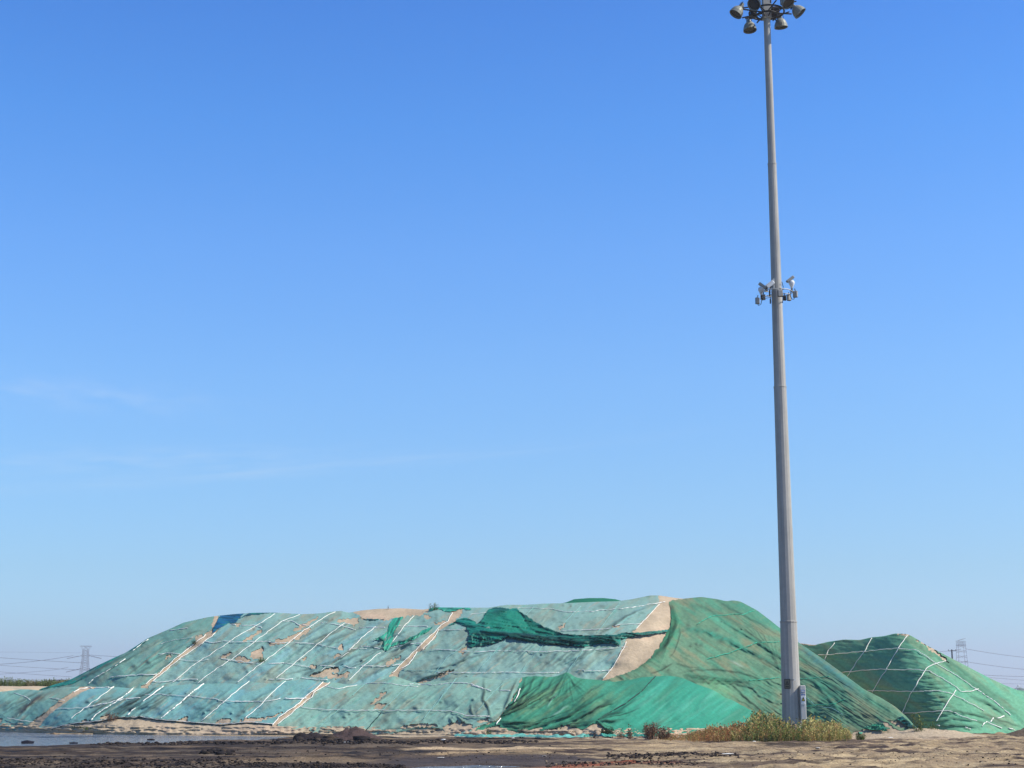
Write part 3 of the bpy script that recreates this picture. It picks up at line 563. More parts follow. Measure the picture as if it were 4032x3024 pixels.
# bright green mound in front
gL = col_green(220, (66, 146, 116), (26, 92, 72), (108, 140, 104), (70, 164, 136), .65, .35, .4)
def g1col(U, V):
    c = gL(U, V); a = sstep(2300, 2560, U+.6*(V-2760))
    b_ = np.ones(U.shape+(3,))*C(52, 150, 124)*.95; b_ = mixc(b_, C(58, 126, 100), sstep(0, .6, dirn(U, V, 200, 60, 231, o=3))*.6); b_ = mixc(b_, C(62, 166, 140), sstep(.15, .6, dirn(U, V, 160, 26, 237, o=3))*.5)
    c = c*(1-a[..., None])+b_*a[..., None]
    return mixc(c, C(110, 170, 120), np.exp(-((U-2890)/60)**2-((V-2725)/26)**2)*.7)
g1f = [(c3((1170, 760), (1120, 860), (1050, 960), (900, 1060), (700, 1130)), 5, .16, .35), (c3((1170, 765), (1220, 850), (1330, 930)), 4, .14, .4), (c3((1000, 780), (940, 900), (820, 1010), (640, 1130)), 5, .14, .5), (c3((1080, 800), (1020, 900), (930, 970)), 4, .1, .45), (c3((900, 790), (860, 900), (760, 1040), (600, 1160)), 5, .14, .55), (c3((830, 790), (790, 920), (700, 1060), (560, 1180)), 5, .14, .6),
       (c3((430, 1240), (640, 1150), (860, 1020), (1060, 880)), 4, .12, .5), (c3((560, 1190), (700, 1210), (880, 1190)), 5, .12, .7), (c3((600, 1215), (760, 1250), (930, 1210), (1020, 1150)), 4, .12, .6), (c3((640, 1260), (800, 1280), (1060, 1200), (1240, 1120), (1420, 1010), (1560, 930)), 4, .14, .7), (c3((1060, 1240), (1260, 1180), (1440, 1080), (1620, 1020)), 4, .14, .75), (c3((900, 1290), (1100, 1250), (1300, 1230), (1440, 1190)), 6, .14, .8), (c3((1450, 1190), (1540, 1140), (1680, 1105)), 6, .16, .75),
       (c3((1460, 1195), (1520, 1190), (1640, 1195)), 4, .12, .7), (c3((1450, 1200), (1500, 1250), (1580, 1270)), 4, .12, .7), (c3((1000, 1070), (1040, 1010), (1090, 950)), 3, .1, -.3), (c3((1040, 1150), (1110, 1110), (1180, 1060)), 4, .1, -.3)]
def fan(o, ends, wd=2.3, am=.05, dk=.5, bend=.12, t0=.04):
    r_ = []
    for i_, (x, y) in enumerate(ends):
        k_ = t0+.05*((i_*7) % 4); a = (o[0]+(x-o[0])*k_, o[1]+(y-o[1])*k_); m_ = ((a[0]+x)/2-bend*(y-a[1]), (a[1]+y)/2+abs(bend)*(x-a[0])*.6)
        r_.append(([a, m_, (x, y)], wd*(.8+.12*((i_*5) % 5)), am*(.7+.15*((i_*3) % 4)), dk*(.5+.17*((i_*11) % 4))))
    return r_
g1f += fan((1875, 2862), [(2062+i_*17, 2668+((i_*23) % 34)) for i_ in range(13)], bend=-.10)+fan((1880, 2866), [(2250+i_*20, 2770+((i_*17) % 40)+i_*2) for i_ in range(6)], bend=-.12)
g1f += fan((2345, 2838), [(2560, 2728), (2520, 2790), (2470, 2830), (2430, 2870), (2400, 2880), (2375, 2888), (2180, 2868), (2130, 2872), (2240, 2850)], dk=.75, bend=-.05)
g1f += fan((2234, 2648), [(2150+i_*22, 2720+((i_*19) % 50)) for i_ in range(9)], dk=.35, bend=.03)+fan((2480, 2905), [(2640+i_*22, 2800+i_*9) for i_ in range(8)], wd=3, am=.04, dk=.22, bend=-.06)
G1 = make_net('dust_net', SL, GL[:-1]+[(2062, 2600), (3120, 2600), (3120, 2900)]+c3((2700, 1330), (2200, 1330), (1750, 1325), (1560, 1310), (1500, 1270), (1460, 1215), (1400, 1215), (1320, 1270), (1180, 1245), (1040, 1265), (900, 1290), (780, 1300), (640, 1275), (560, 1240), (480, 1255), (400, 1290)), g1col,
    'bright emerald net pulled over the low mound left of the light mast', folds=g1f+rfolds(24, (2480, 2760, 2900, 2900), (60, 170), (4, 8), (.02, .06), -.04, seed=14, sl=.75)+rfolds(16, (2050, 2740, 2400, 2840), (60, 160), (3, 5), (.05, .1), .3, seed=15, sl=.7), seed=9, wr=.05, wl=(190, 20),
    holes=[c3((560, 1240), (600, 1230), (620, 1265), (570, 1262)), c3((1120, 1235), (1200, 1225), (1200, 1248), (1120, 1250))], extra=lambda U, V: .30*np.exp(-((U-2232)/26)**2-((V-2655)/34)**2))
rope(G1, SL, c3((1450, 1180), (1560, 1110), (1700, 1030), (1830, 930), (1960, 790)), m=M_roped, r=.024, dash=1, off=.12)
rope(G1, SL, c3((720, 1030), (745, 980), (770, 910)), r=.05, off=.14); rope(G1, SL, c3((560, 1220), (600, 1170)), r=.04, off=.14)

# right heap
rg = col_green(240, (106, 168, 134), (68, 128, 102), (134, 158, 124), (92, 176, 146), .6, .35, .35, np.array((.8, .6)))
UR = make_net('dust_net', SR, [(3000, 2950), (3000, UP), (4370, UP), (4370, 2950)], rg, 'dark green net crossed by white ropes on the separate heap at the far right',
    folds=[(c5((1240, 580), (1480, 760), (1700, 930), (2062, 1190)), 10, .2, .4), (c5((1150, 560), (1400, 740), (1600, 900), (1800, 1040), (2050, 1230)), 8, .16, .35), (c5((1600, 1010), (1750, 1080), (1900, 1180)), 7, .2, .6), (c5((1290, 1150), (1500, 1150), (1700, 1200), (1950, 1290)), 5, .12, .6), (c5((1250, 1240), (1420, 1210), (1620, 1230), (1900, 1290)), 5, .12, .5), (c5((1250, 1290), (1450, 1270), (1700, 1290)), 6, .12, .5), (c5((1640, 1150), (1850, 1230), (2050, 1290)), 5, .1, .6)]
    +[(c5((x, y), (x+110, y+q), (x+250, y-8+q)), 4, .09, .35) for x, y, q in [(1010+((i*37) % 190), 800+i*24, ((i*13) % 22)-6) for i in range(19)]], seed=11, wr=.04, wdir=(1, .15), wl=(120, 12),
    holes=[c5((20, 535), (170, 553), (190, 548), (120, 540), (30, 524)), c5((1100, 500), (1180, 552), (1240, 590), (1350, 670), (1390, 705), (1345, 690), (1240, 605), (1160, 545), (1090, 500)), c5((900, 447), (1010, 450), (1040, 462), (980, 458), (920, 455))])
for pl in (c5((265, 690), (290, 610), (355, 528)), c5((470, 830), (540, 720), (620, 610), (690, 484)), c5((690, 980), (760, 860), (830, 750), (890, 640), (960, 530), (1010, 462)), c5((960, 1165), (1050, 970), (1110, 870), (1180, 760), (1250, 720), (1360, 690)), c5((1270, 1240), (1340, 1120), (1450, 955)),
           c5((200, 640), (380, 628), (540, 615), (800, 585), (930, 580), (1060, 588), (1120, 610), (1280, 720), (1450, 820), (1620, 940)), c5((420, 797), (580, 780), (760, 768), (950, 772), (1100, 770), (1200, 785), (1330, 850), (1450, 930), (1500, 970), (1600, 965), (1670, 940)),
           c5((650, 958), (850, 965), (1060, 968), (1300, 962), (1400, 985), (1550, 1060), (1700, 1140)), c5((960, 1165), (1100, 1160), (1230, 1145), (1400, 1145), (1500, 1190), (1640, 1235))):
    rope(UR, SR, pl, r=.029)
for pl in (c5((1620, 940), (1800, 1060), (1940, 1180)), c5((1690, 1285), (1700, 1255), (1725, 1240)), c5((1730, 1245), (1860, 1300)), c5((1760, 1240), (1790, 1205)), c5((1820, 1210), (1880, 1190)), c5((1530, 1290), (1580, 1310)), c5((1920, 1300), (1980, 1318)), c5((1280, 1270), (1300, 1275))): rope(UR, SR, pl, r=.03, dash=1)

# --- loose pieces lying on the nets
DT = (18, 132, 114)
def col_dark(seed, base=DT, d=(1, .12)):
    dd = np.array(d)/np.linalg.norm(d)
    def f(U, V):
        c = np.ones(U.shape+(3,))*C(*base); c = mixc(c, C(8, 52, 52), sstep(-.1, .5, dirn(U, V, 120, 9, seed, dd, 3))*.7)
        return mixc(c, C(40, 150, 132), sstep(.2, .6, dirn(U, V, 90, 8, seed+3, dd, 3))*.6)
    return f
def sheet_dark(U, V):
    c = col_dark(300)(U, V); s = sstep(2410, 2450, V+.25*(2150-U)*0)
    pl = np.ones(U.shape+(3,))*C(22, 132, 108)
    a = inpoly(U, V, c3((430, 330), (520, 220), (740, 230), (880, 340), (1100, 440), (700, 420), (560, 400)))
    return np.where(a[..., None], pl*(1+.12*fbm(U/20, V/14, 3, 8))[..., None], c)
darkf = [(c3((740, 220), (880, 310), (1020, 390), (1160, 435), (1560, 448), (2050, 405)), 7, .24, .5), (c3((380, 400), (700, 430), (1000, 480), (1300, 500), (1560, 480)), 5, .2, .5), (c3((450, 410), (800, 470), (1050, 515), (1350, 535)), 5, .16, .5), (c3((560, 420), (900, 455), (1200, 470), (1540, 465)), 4, .14, .6), (c3((740, 360), (800, 410), (900, 440)), 4, .1, .5),
         (c3((345, 530), (340, 450), (370, 410)), 4, .14, .4), (c3((420, 535), (440, 470), (400, 420)), 4, .14, .5), (c3((330, 540), (520, 500), (670, 455)), 5, .16, .6), (c3((1560, 450), (1600, 500), (1640, 520)), 6, .2, .5), (c3((500, 210), (440, 290), (400, 360)), 5, .12, .4), (c3((1650, 445), (1850, 440), (2040, 415)), 4, .12, .5)]
for k_ in range(11):
    q_ = k_/10; darkf.append((c3((430+20*k_, 405+6*k_), (700, 425+38*q_), (1000, 452+58*q_), (1300, 468+58*q_), (1560, 452+34*q_), (1650, 450+14*q_)), 2.0+.4*(k_ % 3), .05+.02*(k_ % 3), .16+.10*((k_*7) % 4)))
for k_ in range(9): darkf.append((c3((370+4*k_, 405), (330+22*k_, 460), (318+26*k_, 530-3*k_)), 2.2, .09, .35+.12*((k_*5) % 4)))
for k_ in range(7): darkf.append((c3((690-6*k_, 216), (600-30*k_, 262), (470-14*k_, 345)), 2.4, .05, .22+.06*(k_ % 3)))
for k_ in range(5): darkf.append((c3((740+10*k_, 225+4*k_), (900-8*k_, 345+10*k_), (1120-30*k_, 440+2*k_)), 2.4, .07, .3+.1*(k_ % 3)))
DN = make_net('crumpled_net', SU, c3((395, 350), (440, 290), (500, 208), (560, 198), (660, 205), (740, 212), (830, 270), (900, 325), (1020, 385), (1150, 428), (1350, 445), (1560, 436), (1650, 425), (1850, 412), (2060, 392), (2075, 402), (2050, 425), (1900, 440), (1730, 468), (1645, 472), (1660, 510), (1645, 535), (1600, 530), (1560, 505), (1450, 522), (1340, 548), (1160, 535), (1000, 520), (820, 492), (670, 458), (560, 512), (420, 542), (330, 548), (303, 515), (330, 430), (300, 395), (290, 360), (230, 345), (110, 358), (200, 325), (260, 290), (310, 290), (380, 320)),
    sheet_dark, 'dark teal net bunched and twisted across the upper slope, reaching the sand triangle', off=.20, du=3, nr=190, folds=darkf, wr=.14, wdir=(1, .16), wl=(110, 9), m=M_netb, cat='crumpled netting', group='loose crumpled nets', seed=21, rag=4, over=False)
LN = make_net('crumpled_net', SU, c1((330, 925), (430, 905), (640, 868), (800, 785), (990, 692), (1150, 590), (1300, 478), (1280, 440), (1100, 560), (1000, 610), (850, 675), (700, 760), (600, 815), (420, 870)), col_dark(360, (34, 140, 122), (1, -.7)), 'dark green net strip following the far left edge of the long heap', off=.12, du=3, wr=.07, wdir=(1, -.7), wl=(120, 8), m=M_netb, cat='crumpled netting', group='loose crumpled nets', seed=29, rag=3)
BN = make_net('crumpled_net', SU, c2((1530, 280), (1440, 292), (1400, 340), (1370, 420), (1300, 465), (1220, 498), (1290, 485), (1335, 500), (1330, 550), (1360, 580), (1385, 578), (1412, 548), (1500, 528), (1610, 490), (1720, 430), (1800, 366), (1740, 372), (1640, 430), (1540, 478), (1430, 510), (1435, 470), (1470, 380)),
    col_dark(320, (52, 172, 140), (-.5, 1)), 'bright green torn net streamer hanging in a V on the upper slope', off=.16, du=3, nr=190, wr=.12, wdir=(-.45, 1), wl=(90, 8), m=M_netb, cat='crumpled netting', group='loose crumpled nets', seed=22, rag=4, over=False,
    folds=[(c2((1230, 490), (1310, 465), (1350, 490), (1360, 560)), 5, .2, .7), (c2((1440, 510), (1600, 470), (1760, 390)), 4, .12, .5)])
BL = make_net('crumpled_net', SU, c1((1840, 435), (1860, 370), (1900, 290), (1960, 240), (2140, 230), (2060, 335), (1990, 345), (1900, 395)), col_dark(340, (22, 100, 142)), 'deep blue net scrap draped over the crest at the left end', off=.14, du=3, nr=190, wr=.06, m=M_netb, cat='crumpled netting', group='loose crumpled nets', seed=23, rag=3)
TN = make_net('crumpled_net', SU, c2((1740, 160), (2120, 160), (2110, 218), (1990, 225), (1960, 240), (1880, 238), (1800, 225), (1755, 245)), col_dark(350, (60, 170, 142)), 'torn bright green net tangled along the crest beside a grass tuft', off=.14, du=3, nr=190, wr=.14, wl=(60, 8), m=M_netb, cat='crumpled netting', group='loose crumpled nets', seed=24, rag=8)
CN = make_net('crumpled_net', SU, c2((1140, 290), (1150, 275), (1180, 300), (1260, 298), (1390, 312), (1300, 322), (1190, 320)), col_dark(352, (20, 70, 66)), 'thin dark net roll at the edge of the bare sand on the crest', off=.10, du=3, nr=190, wr=.08, m=M_netb, cat='crumpled netting', group='loose crumpled nets', seed=25, over=False, rag=3)
EN = make_net('crumpled_net', SU, c1((2060, 300), (2140, 262), (2212, 235))+c2((120, 230), (350, 230), (470, 250), (300, 262), (150, 280), (60, 310), (0, 330)), col_dark(353, (30, 84, 92)), 'dark blue green net roll along the crest right of the blue scrap', off=.10, du=3, nr=190, wr=.08, m=M_netb, cat='crumpled netting', group='loose crumpled nets', seed=26, rag=2)
KN = make_net('crumpled_net', SU, c5((905, 1205), (960, 1190), (1010, 1220), (1060, 1270), (1100, 1300), (1050, 1300), (990, 1275), (950, 1240)), col_dark(354, (20, 104, 108)), 'dark teal net bundle with white rags at the right foot of the long heap', off=.25, du=3, nr=90, wr=.2, wl=(40, 8), m=M_netb, cat='crumpled netting', group='loose crumpled nets', seed=27, rag=3)
KN2 = make_net('crumpled_net', SU, c5((600, 1300), (700, 1260), (790, 1255), (810, 1290), (840, 1330), (740, 1320), (620, 1308)), col_dark(355, (44, 140, 108)), 'small green net bundle on the sand right of the weeds', off=.2, du=3, nr=90, wr=.2, wl=(40, 8), m=M_netb, cat='crumpled netting', group='loose crumpled nets', seed=28, over=False, rag=3)
# dark green net seen beyond the crest
FT = [(2160, 2420)]+c3((1120, 172), (1170, 162), (1240, 135), (1370, 125), (1500, 125), (1600, 135), (1700, 160))+[(2500, 2420)]
bm = np.array([at(u, v, 92) for u, v in FT]); bk = np.array([at(u, v+6, 96) for u, v in FT])
mid = (bm+bk)/2+np.array((0, 0, .12)); mid[:, 2] = np.maximum(bm[:, 2], bk[:, 2])
fr = bm.copy(); fr[:, 1] -= 3; fr[:, 2] -= 2.2; dn = bk.copy(); dn[:, 1] += 4; dn[:, 2] = 0
A = np.stack([fr, bm, mid, bk, dn]); m_, n_, _ = A.shape; idx = np.arange(m_*n_).reshape(m_, n_)
cf = np.repeat(C(28, 118, 92)[None], m_*n_, 0)
o = mesh_obj('dust_net', A.reshape(-1, 3), np.stack([idx[:-1, :-1], idx[:-1, 1:], idx[1:, 1:], idx[1:, :-1]], -1).reshape(-1, 4), M_net, smooth=True, cols=cf)
tag(o, 'dark green net rising just beyond the crest above the pale net', 'netting', 'dust nets over the sand heaps')

# ------------------------------------------------------------------ ground
def px(P):                                    # world ground point -> photo pixel
    X, Y = P; t = -CAMZ/Y; a = np.arctan(t)-PITCH; up = np.tan(a); v = CYP-up*F; u = CXP+F*X/Y*(CP-up*SP); return u, v
xs = np.concatenate([-np.geomspace(4000, 26, 26), np.arange(-25, 25.01, .085), np.geomspace(26, 4000, 26)])
ys = np.concatenate([[-400, -100, -20, 0, 10, 18, 23], np.arange(26, 67, .09), np.geomspace(67.2, 4200, 40)])
XX, YY = np.meshgrid(xs, ys)
safe = np.maximum(YY, 5.0); GU, GV = px((XX, safe))
relief = .035*fbm(XX*.55, YY*.30, 4, 400)+.022*fbm(XX*2.2, YY*2.2, 3, 410)+.028*np.maximum(0, fbm(XX*1.1, YY*.8, 3, 420))
clodm = np.zeros_like(XX)
for (uc, vc, su, sv_, a) in ((700, 2927, 900, 5, 1), (1700, 2922, 500, 5, .8), (400, 3005, 700, 16, 1), (1300, 3014, 300, 7, 1), (2650, 2977, 260, 10, .6), (2480, 3008, 220, 6, .6), (1880, 2975, 300, 8, .4), (2300, 2985, 300, 8, .6), (3700, 2975, 300, 8, .35)):
    clodm = np.maximum(clodm, a*np.exp(-((GU-uc)/su)**4-((GV-vc)/sv_)**2))
relief *= 1+.6*sstep(2300, 2900, GU)
relief += clodm*.07*np.abs(fbm(XX*3.4, YY*2.4, 3, 430))
pond = [(-900, 2932), (0, 2936), (190, 2933), (320, 2928), (480, 2924), (720, 2924), (840, 2916), (1000, 2915), (1120, 2908), (1208, 2903), (1150, 2894), (1000, 2893), (400, 2886), (200, 2884), (0, 2878), (-900, 2868)]
pw = [tuple(grd(u, v)[:2]) for u, v in pond]
dpond = pdist(XX, YY, pw+[pw[0]], pad=20)[0]; ip = inpoly(XX+.25*fbm(XX*.8, YY*.4, 3, 440), YY+.9*fbm(XX*.5, YY*.4, 3, 441), pw)
depth = np.where(ip, sstep(0, 1.0, dpond), 0)
Z = relief*(1-.7*depth)-.16*depth
Z += np.where(ip, 0, .05*np.exp(-(dpond/.8)**2)*(.4+.9*np.abs(fbm(XX*1.5, YY, 2, 442)))*(GV > 2905)*sstep(200, 600, GU))
nearp = np.exp(-(np.where(ip, 0, dpond)/2.0)**2); Z = Z-nearp*.7*(relief)-.02*nearp
pud = [(1560, 3016), (1640, 3008), (1760, 3004), (1900, 3002), (2060, 3006), (2100, 3012), (1960, 3018), (1760, 3020)]
pdw = [tuple(grd(u, v)[:2]) for u, v in pud]; ipd = inpoly(XX+.15*fbm(XX*1.2, YY, 3, 450), YY+.3*fbm(XX, YY*.8, 3, 451), pdw)
dpd = pdist(XX, YY, pdw+[pdw[0]], pad=6)[0]
Z -= sstep(2.4, 0, dpd)*(.03+.6*relief)
Z = np.where(ipd, -.075, Z)
# tyre ruts on the right
ruts = [[(2900, 2993), (3140, 2984), (3330, 2972), (3600, 2958), (3900, 2938)], [(2950, 3006), (3250, 2998), (3500, 2983), (3800, 2967), (4100, 2952)], [(3020, 2952), (3300, 2946), (3560, 2938), (3900, 2926)], [(3200, 3019), (3500, 3006), (3800, 2996), (4150, 2985)], [(2500, 2938), (2900, 2934), (3300, 2930), (3700, 2919), (4032, 2908)], [(3350, 2960), (3500, 2947), (3700, 2930)],
        [(-100, 2953), (500, 2950), (1100, 2952), (1700, 2948)], [(-100, 2968), (600, 2966), (1300, 2972)], [(900, 2990), (1400, 2985), (1900, 2972), (2400, 2952)]]
rutm = np.zeros_like(XX)
for r_ in ruts:
    w_ = [tuple(grd(u, v)[:2]) for u, v in r_]; d, _ = pdist(XX+.1*pn(XX, YY, 9), YY+.15*pn(XX, YY, 8), w_, pad=4); rutm = np.maximum(rutm, np.exp(-(d/.16)**2)); Z += -.06*np.exp(-(d/.16)**2)+.045*np.exp(-((d-.34)/.12)**2)
far = sstep(70, 110, YY)+sstep(-26, -60, XX)+sstep(26, 60, XX)+sstep(24, 10, YY); Z *= np.clip(1-far, 0, 1)
# colours: black coal dust to the left, trampled sand to the right
e = 1.0
dark = sstep(2350, 1350, GU+1500*fbm(XX*.10, YY*.09, 3, 460)*.35+(GV-2940)*2)
st = fbm(XX*.16, YY*.42, 4, 470)
base = np.ones(XX.shape+(3,))*C(172, 150, 120)*.8
base = mixc(base, C(112, 95, 80)*.8, sstep(-.05, .30, st))
base = mixc(base, C(196, 172, 134)*.85, sstep(.1, .45, fbm(XX*.22, YY*.7, 4, 476))*.8)
base = mixc(base, C(74, 60, 54)*.8, sstep(.15, .6, fbm(XX*.35, YY*.9, 4, 480)))
dk = np.ones(XX.shape+(3,))*C(72, 62, 56)*.8
dk = mixc(dk, C(118, 101, 84)*.75, sstep(-.02, .34, fbm(XX*.15, YY*.7, 4, 490))*.9)
dk = mixc(dk, C(40, 37, 40)*.8, sstep(.1, .5, fbm(XX*.5, YY*.8, 3, 495)))
cg = mixc(base, [0, 0, 0], dark*0); cg = base*(1-dark[..., None])+dk*dark[..., None]
def patch(pts, colr, a, soft=.35, sx=0.25):
    global cg
    w_ = [tuple(grd(u, v)[:2]) for u, v in pts]; qx = XX+sx*fbm(XX*.9, YY*.7, 3, 500); qy = YY+sx*2*fbm(XX*.6, YY*.7, 3, 501)
    i = inpoly(qx, qy, w_); d = pdist(qx, qy, w_+[w_[0]], pad=6)[0]
    cg = mixc(cg, colr, np.where(i, 1, np.exp(-(d/soft)**2)*.6)*a)
patch([(1640, 2950), (1720, 2944), (1900, 2946), (2200, 2945), (2420, 2944), (2300, 2949), (2000, 2953), (1800, 2951)], C(205, 180, 145), .85)
patch([(1660, 2972), (1740, 2961), (1860, 2963), (2000, 2958), (2140, 2956), (1960, 2968), (1800, 2977), (1700, 2977)], C(190, 164, 128), .75)
patch([(2000, 3030), (2160, 3018), (2280, 3003), (2420, 2997), (2560, 3001), (2620, 3008), (2400, 3012), (2300, 3022)], C(170, 96, 66)*.8, .8)
patch([(900, 2996), (1100, 2988), (1300, 2986), (1480, 2990), (1450, 2996), (1200, 3003), (1000, 3008)], C(150, 130, 105)*.8, .8)
patch([(880, 3001), (950, 2992), (1010, 2990), (1010, 3006), (900, 3014)], C(150, 130, 105)*.8, .7)
patch([(2400, 2938), (2700, 2933), (3000, 2936), (3300, 2934), (3200, 2940), (2800, 2941)], C(190, 166, 132)*.9, .7)
patch([(3032, 2985), (3200, 2984), (3290, 2990), (3100, 2993)], C(205, 180, 140)*.9, .7)
patch([(3560, 2910), (3720, 2906), (3800, 2909), (3640, 2913)], C(205, 180, 150)*.9, .7)
patch([(-400, 2884), (300, 2888), (1000, 2897), (1500, 2899), (1500, 2893), (600, 2889), (-400, 2872)], C(176, 158, 132), .8, .3)
patch([(1500, 2901), (2500, 2912), (3000, 2905), (3000, 2895), (2300, 2898), (1500, 2893)], SAND*1.05, .8, .3)
patch([(3330, 2912), (3640, 2908), (3760, 2894), (3640, 2880), (3350, 2880)], SAND*.95, .9, .4)
patch([(1560, 2992), (1800, 2978), (2200, 2976), (2350, 2988), (2200, 3006), (1900, 3020), (1560, 3024)], C(84, 76, 76)*.8, .85, .5)
patch([(3020, 2937), (3050, 2931), (3150, 2931), (3190, 2934), (3120, 2938)], C(48, 40, 36), .8)
for k_, (u0_, u1_, v_, h_) in enumerate(((-50, 520, 2952, 2), (300, 980, 2945, 1.6), (150, 900, 2962, 2), (700, 1500, 2957, 2.2), (-50, 420, 2974, 2.5), (520, 1250, 2977, 2.5), (1050, 1700, 2935, 1.6), (900, 1550, 2966, 2), (1300, 1900, 2940, 1.5), (-50, 700, 2990, 3), (0, 350, 3012, 4), (640, 880, 3016, 4))):
    patch([(u0_, v_), ((u0_+u1_)/2, v_-h_), (u1_, v_-h_*.3), ((u0_+u1_)/2, v_+h_)], C(138, 122, 102)*.8, .55+.1*(k_ % 3), .3, .35)
for k_, (u0_, u1_, v_, h_) in enumerate(((2500, 3100, 2950, 2.5), (2900, 3500, 2962, 3), (3300, 4050, 2950, 3), (3100, 3700, 2978, 3), (3600, 4100, 2968, 3), (3150, 3900, 2998, 4), (2700, 3200, 2998, 4), (3700, 4100, 3008, 4), (2450, 2950, 2961, 2), (3450, 3800, 2932, 2), (3050, 3500, 3014, 4))):
    patch([(u0_, v_+3), ((u0_+u1_)/2, v_-h_), (u1_, v_-h_*1.3), ((u0_+u1_)/2, v_+h_)], C(208, 186, 148)*.9, .6, .3, .35)
cg = mixc(cg, C(58, 48, 44)*.8, rutm*.55)
cg = mixc(cg, C(50, 44, 44)*.8, clodm*sstep(-.1, .4, fbm(XX*3, YY*2, 2, 510))*.7)
cg = np.where((depth > .3)[..., None], C(110, 98, 82)*.6, cg)
farc = sstep(75, 160, YY)[..., None]; cg = cg*(1-farc)+C(150, 140, 115)*.7*farc
idx = np.arange(XX.size).reshape(XX.shape)
g_o = mesh_obj('ground', np.stack([XX, YY, Z], -1).reshape(-1, 3), np.stack([idx[:-1, :-1], idx[:-1, 1:], idx[1:, 1:], idx[1:, :-1]], -1).reshape(-1, 4), M_grd, smooth=True, cols=cg.reshape(-1, 3))
tag(g_o, kind='structure')
def zg(x, y):                                  # ground height near a point
    i = np.clip(np.searchsorted(ys, y), 1, len(ys)-1); j = np.clip(np.searchsorted(xs, x), 1, len(xs)-1); return float(Z[i, j])
wx = [(-60, 78), (-60, 40)]
def sheet(name, pts, z, m): return mesh_obj(name, [(p[0], p[1], z) for p in pts], [tuple(range(len(pts)))], m)
P_ = [grd(-1400, 2945)[:2], grd(1300, 2945)[:2], grd(1300, 2886)[:2], grd(400, 2880)[:2], grd(-1400, 2862)[:2]]
tag(sheet('water', P_, -.055, M_wat), kind='structure')
P_ = [grd(1400, 3023)[:2], grd(2200, 3023)[:2], grd(2200, 2998)[:2], grd(1400, 2998)[:2]]
tag(sheet('puddle', P_, -.066, M_wat), kind='structure')

# clods, stones
def rock(r, g, sq=.7):
    t = (1+5**.5)/2; v = np.array([(-1, t, 0), (1, t, 0), (-1, -t, 0), (1, -t, 0), (0, -1, t), (0, 1, t), (0, -1, -t), (0, 1, -t), (t, 0, -1), (t, 0, 1), (-t, 0, -1), (-t, 0, 1)])/1.9
    v = v*(1+g.uniform(-.3, .3, (12, 1)))*np.array((g.uniform(.8, 1.4), g.uniform(.8, 1.3), sq*g.uniform(.7, 1.1)))*r
    return v
IF = np.array([(0, 11, 5), (0, 5, 1), (0, 1, 7), (0, 7, 10), (0, 10, 11), (1, 5, 9), (5, 11, 4), (11, 10, 2), (10, 7, 6), (7, 1, 8), (3, 9, 4), (3, 4, 2), (3, 2, 6), (3, 6, 8), (3, 8, 9), (4, 9, 5), (2, 4, 11), (6, 2, 10), (8, 6, 7), (9, 8, 1)])
g = np.random.default_rng(11); Vv = []; Ff = []; Cc = []; k = 0
def scatter(n, uc, vc, su, sv_, rmin, rmax, cols, pw_=2.5):
    global k
    for _ in range(n):
        u = uc+su*g.uniform(-1, 1); v = vc+sv_*g.normal()*.7
        if v < 2898 or v > 3070: continue
        P = grd(u, v); 
        if ip[np.searchsorted(ys, P[1])-1, np.searchsorted(xs, P[0])-1]: continue
        r = rmin+(rmax-rmin)*g.random()**pw_; q = rock(r, g)+np.array((P[0], P[1], zg(P[0], P[1])+r*.2))
        Vv.append(q); Ff.append(IF+12*k); Cc.append(np.repeat((cols[g.integers(len(cols))]*g.uniform(.7, 1.3))[None], 12, 0)); k += 1
dks = [C(46, 41, 41), C(58, 52, 50), C(36, 33, 35), C(74, 64, 56)]; tns = [C(120, 104, 86), C(80, 68, 58), C(60, 52, 48), C(150, 130, 105)]
scatter(1500, 1000, 2928, 650, 4, .015, .08, dks); scatter(900, 1700, 2924, 420, 4, .015, .075, dks); scatter(4200, 400, 3010, 650, 18, .006, .042, dks); scatter(1500, 1300, 3018, 300, 7, .008, .045, dks)
scatter(800, 2650, 2978, 260, 9, .01, .055, dks+tns[1:3]); scatter(700, 2450, 3008, 300, 8, .008, .045, dks+tns[1:]); scatter(1500, 3300, 2985, 800, 22, .005, .028, dks+tns+tns); scatter(500, 1600, 2970, 700, 20, .006, .035, dks); scatter(60, 1340, 2914, 130, 6, .08, .26, dks, 1.5); scatter(50, 1220, 2912, 60, 4, .08, .24, dks, 1.5); scatter(90, 860, 2968, 60, 6, .04, .12, dks, 1.5)
scatter(220, 1100, 2898, 250, 2, .02, .09, [C(110, 98, 84), C(80, 70, 62)])
cl = mesh_obj('clods', np.concatenate(Vv), np.concatenate(Ff), M_clod, cols=np.concatenate(Cc)); tag(cl, 'dark earth clods and stones strewn over the muddy yard', 'clods', kind='stuff')

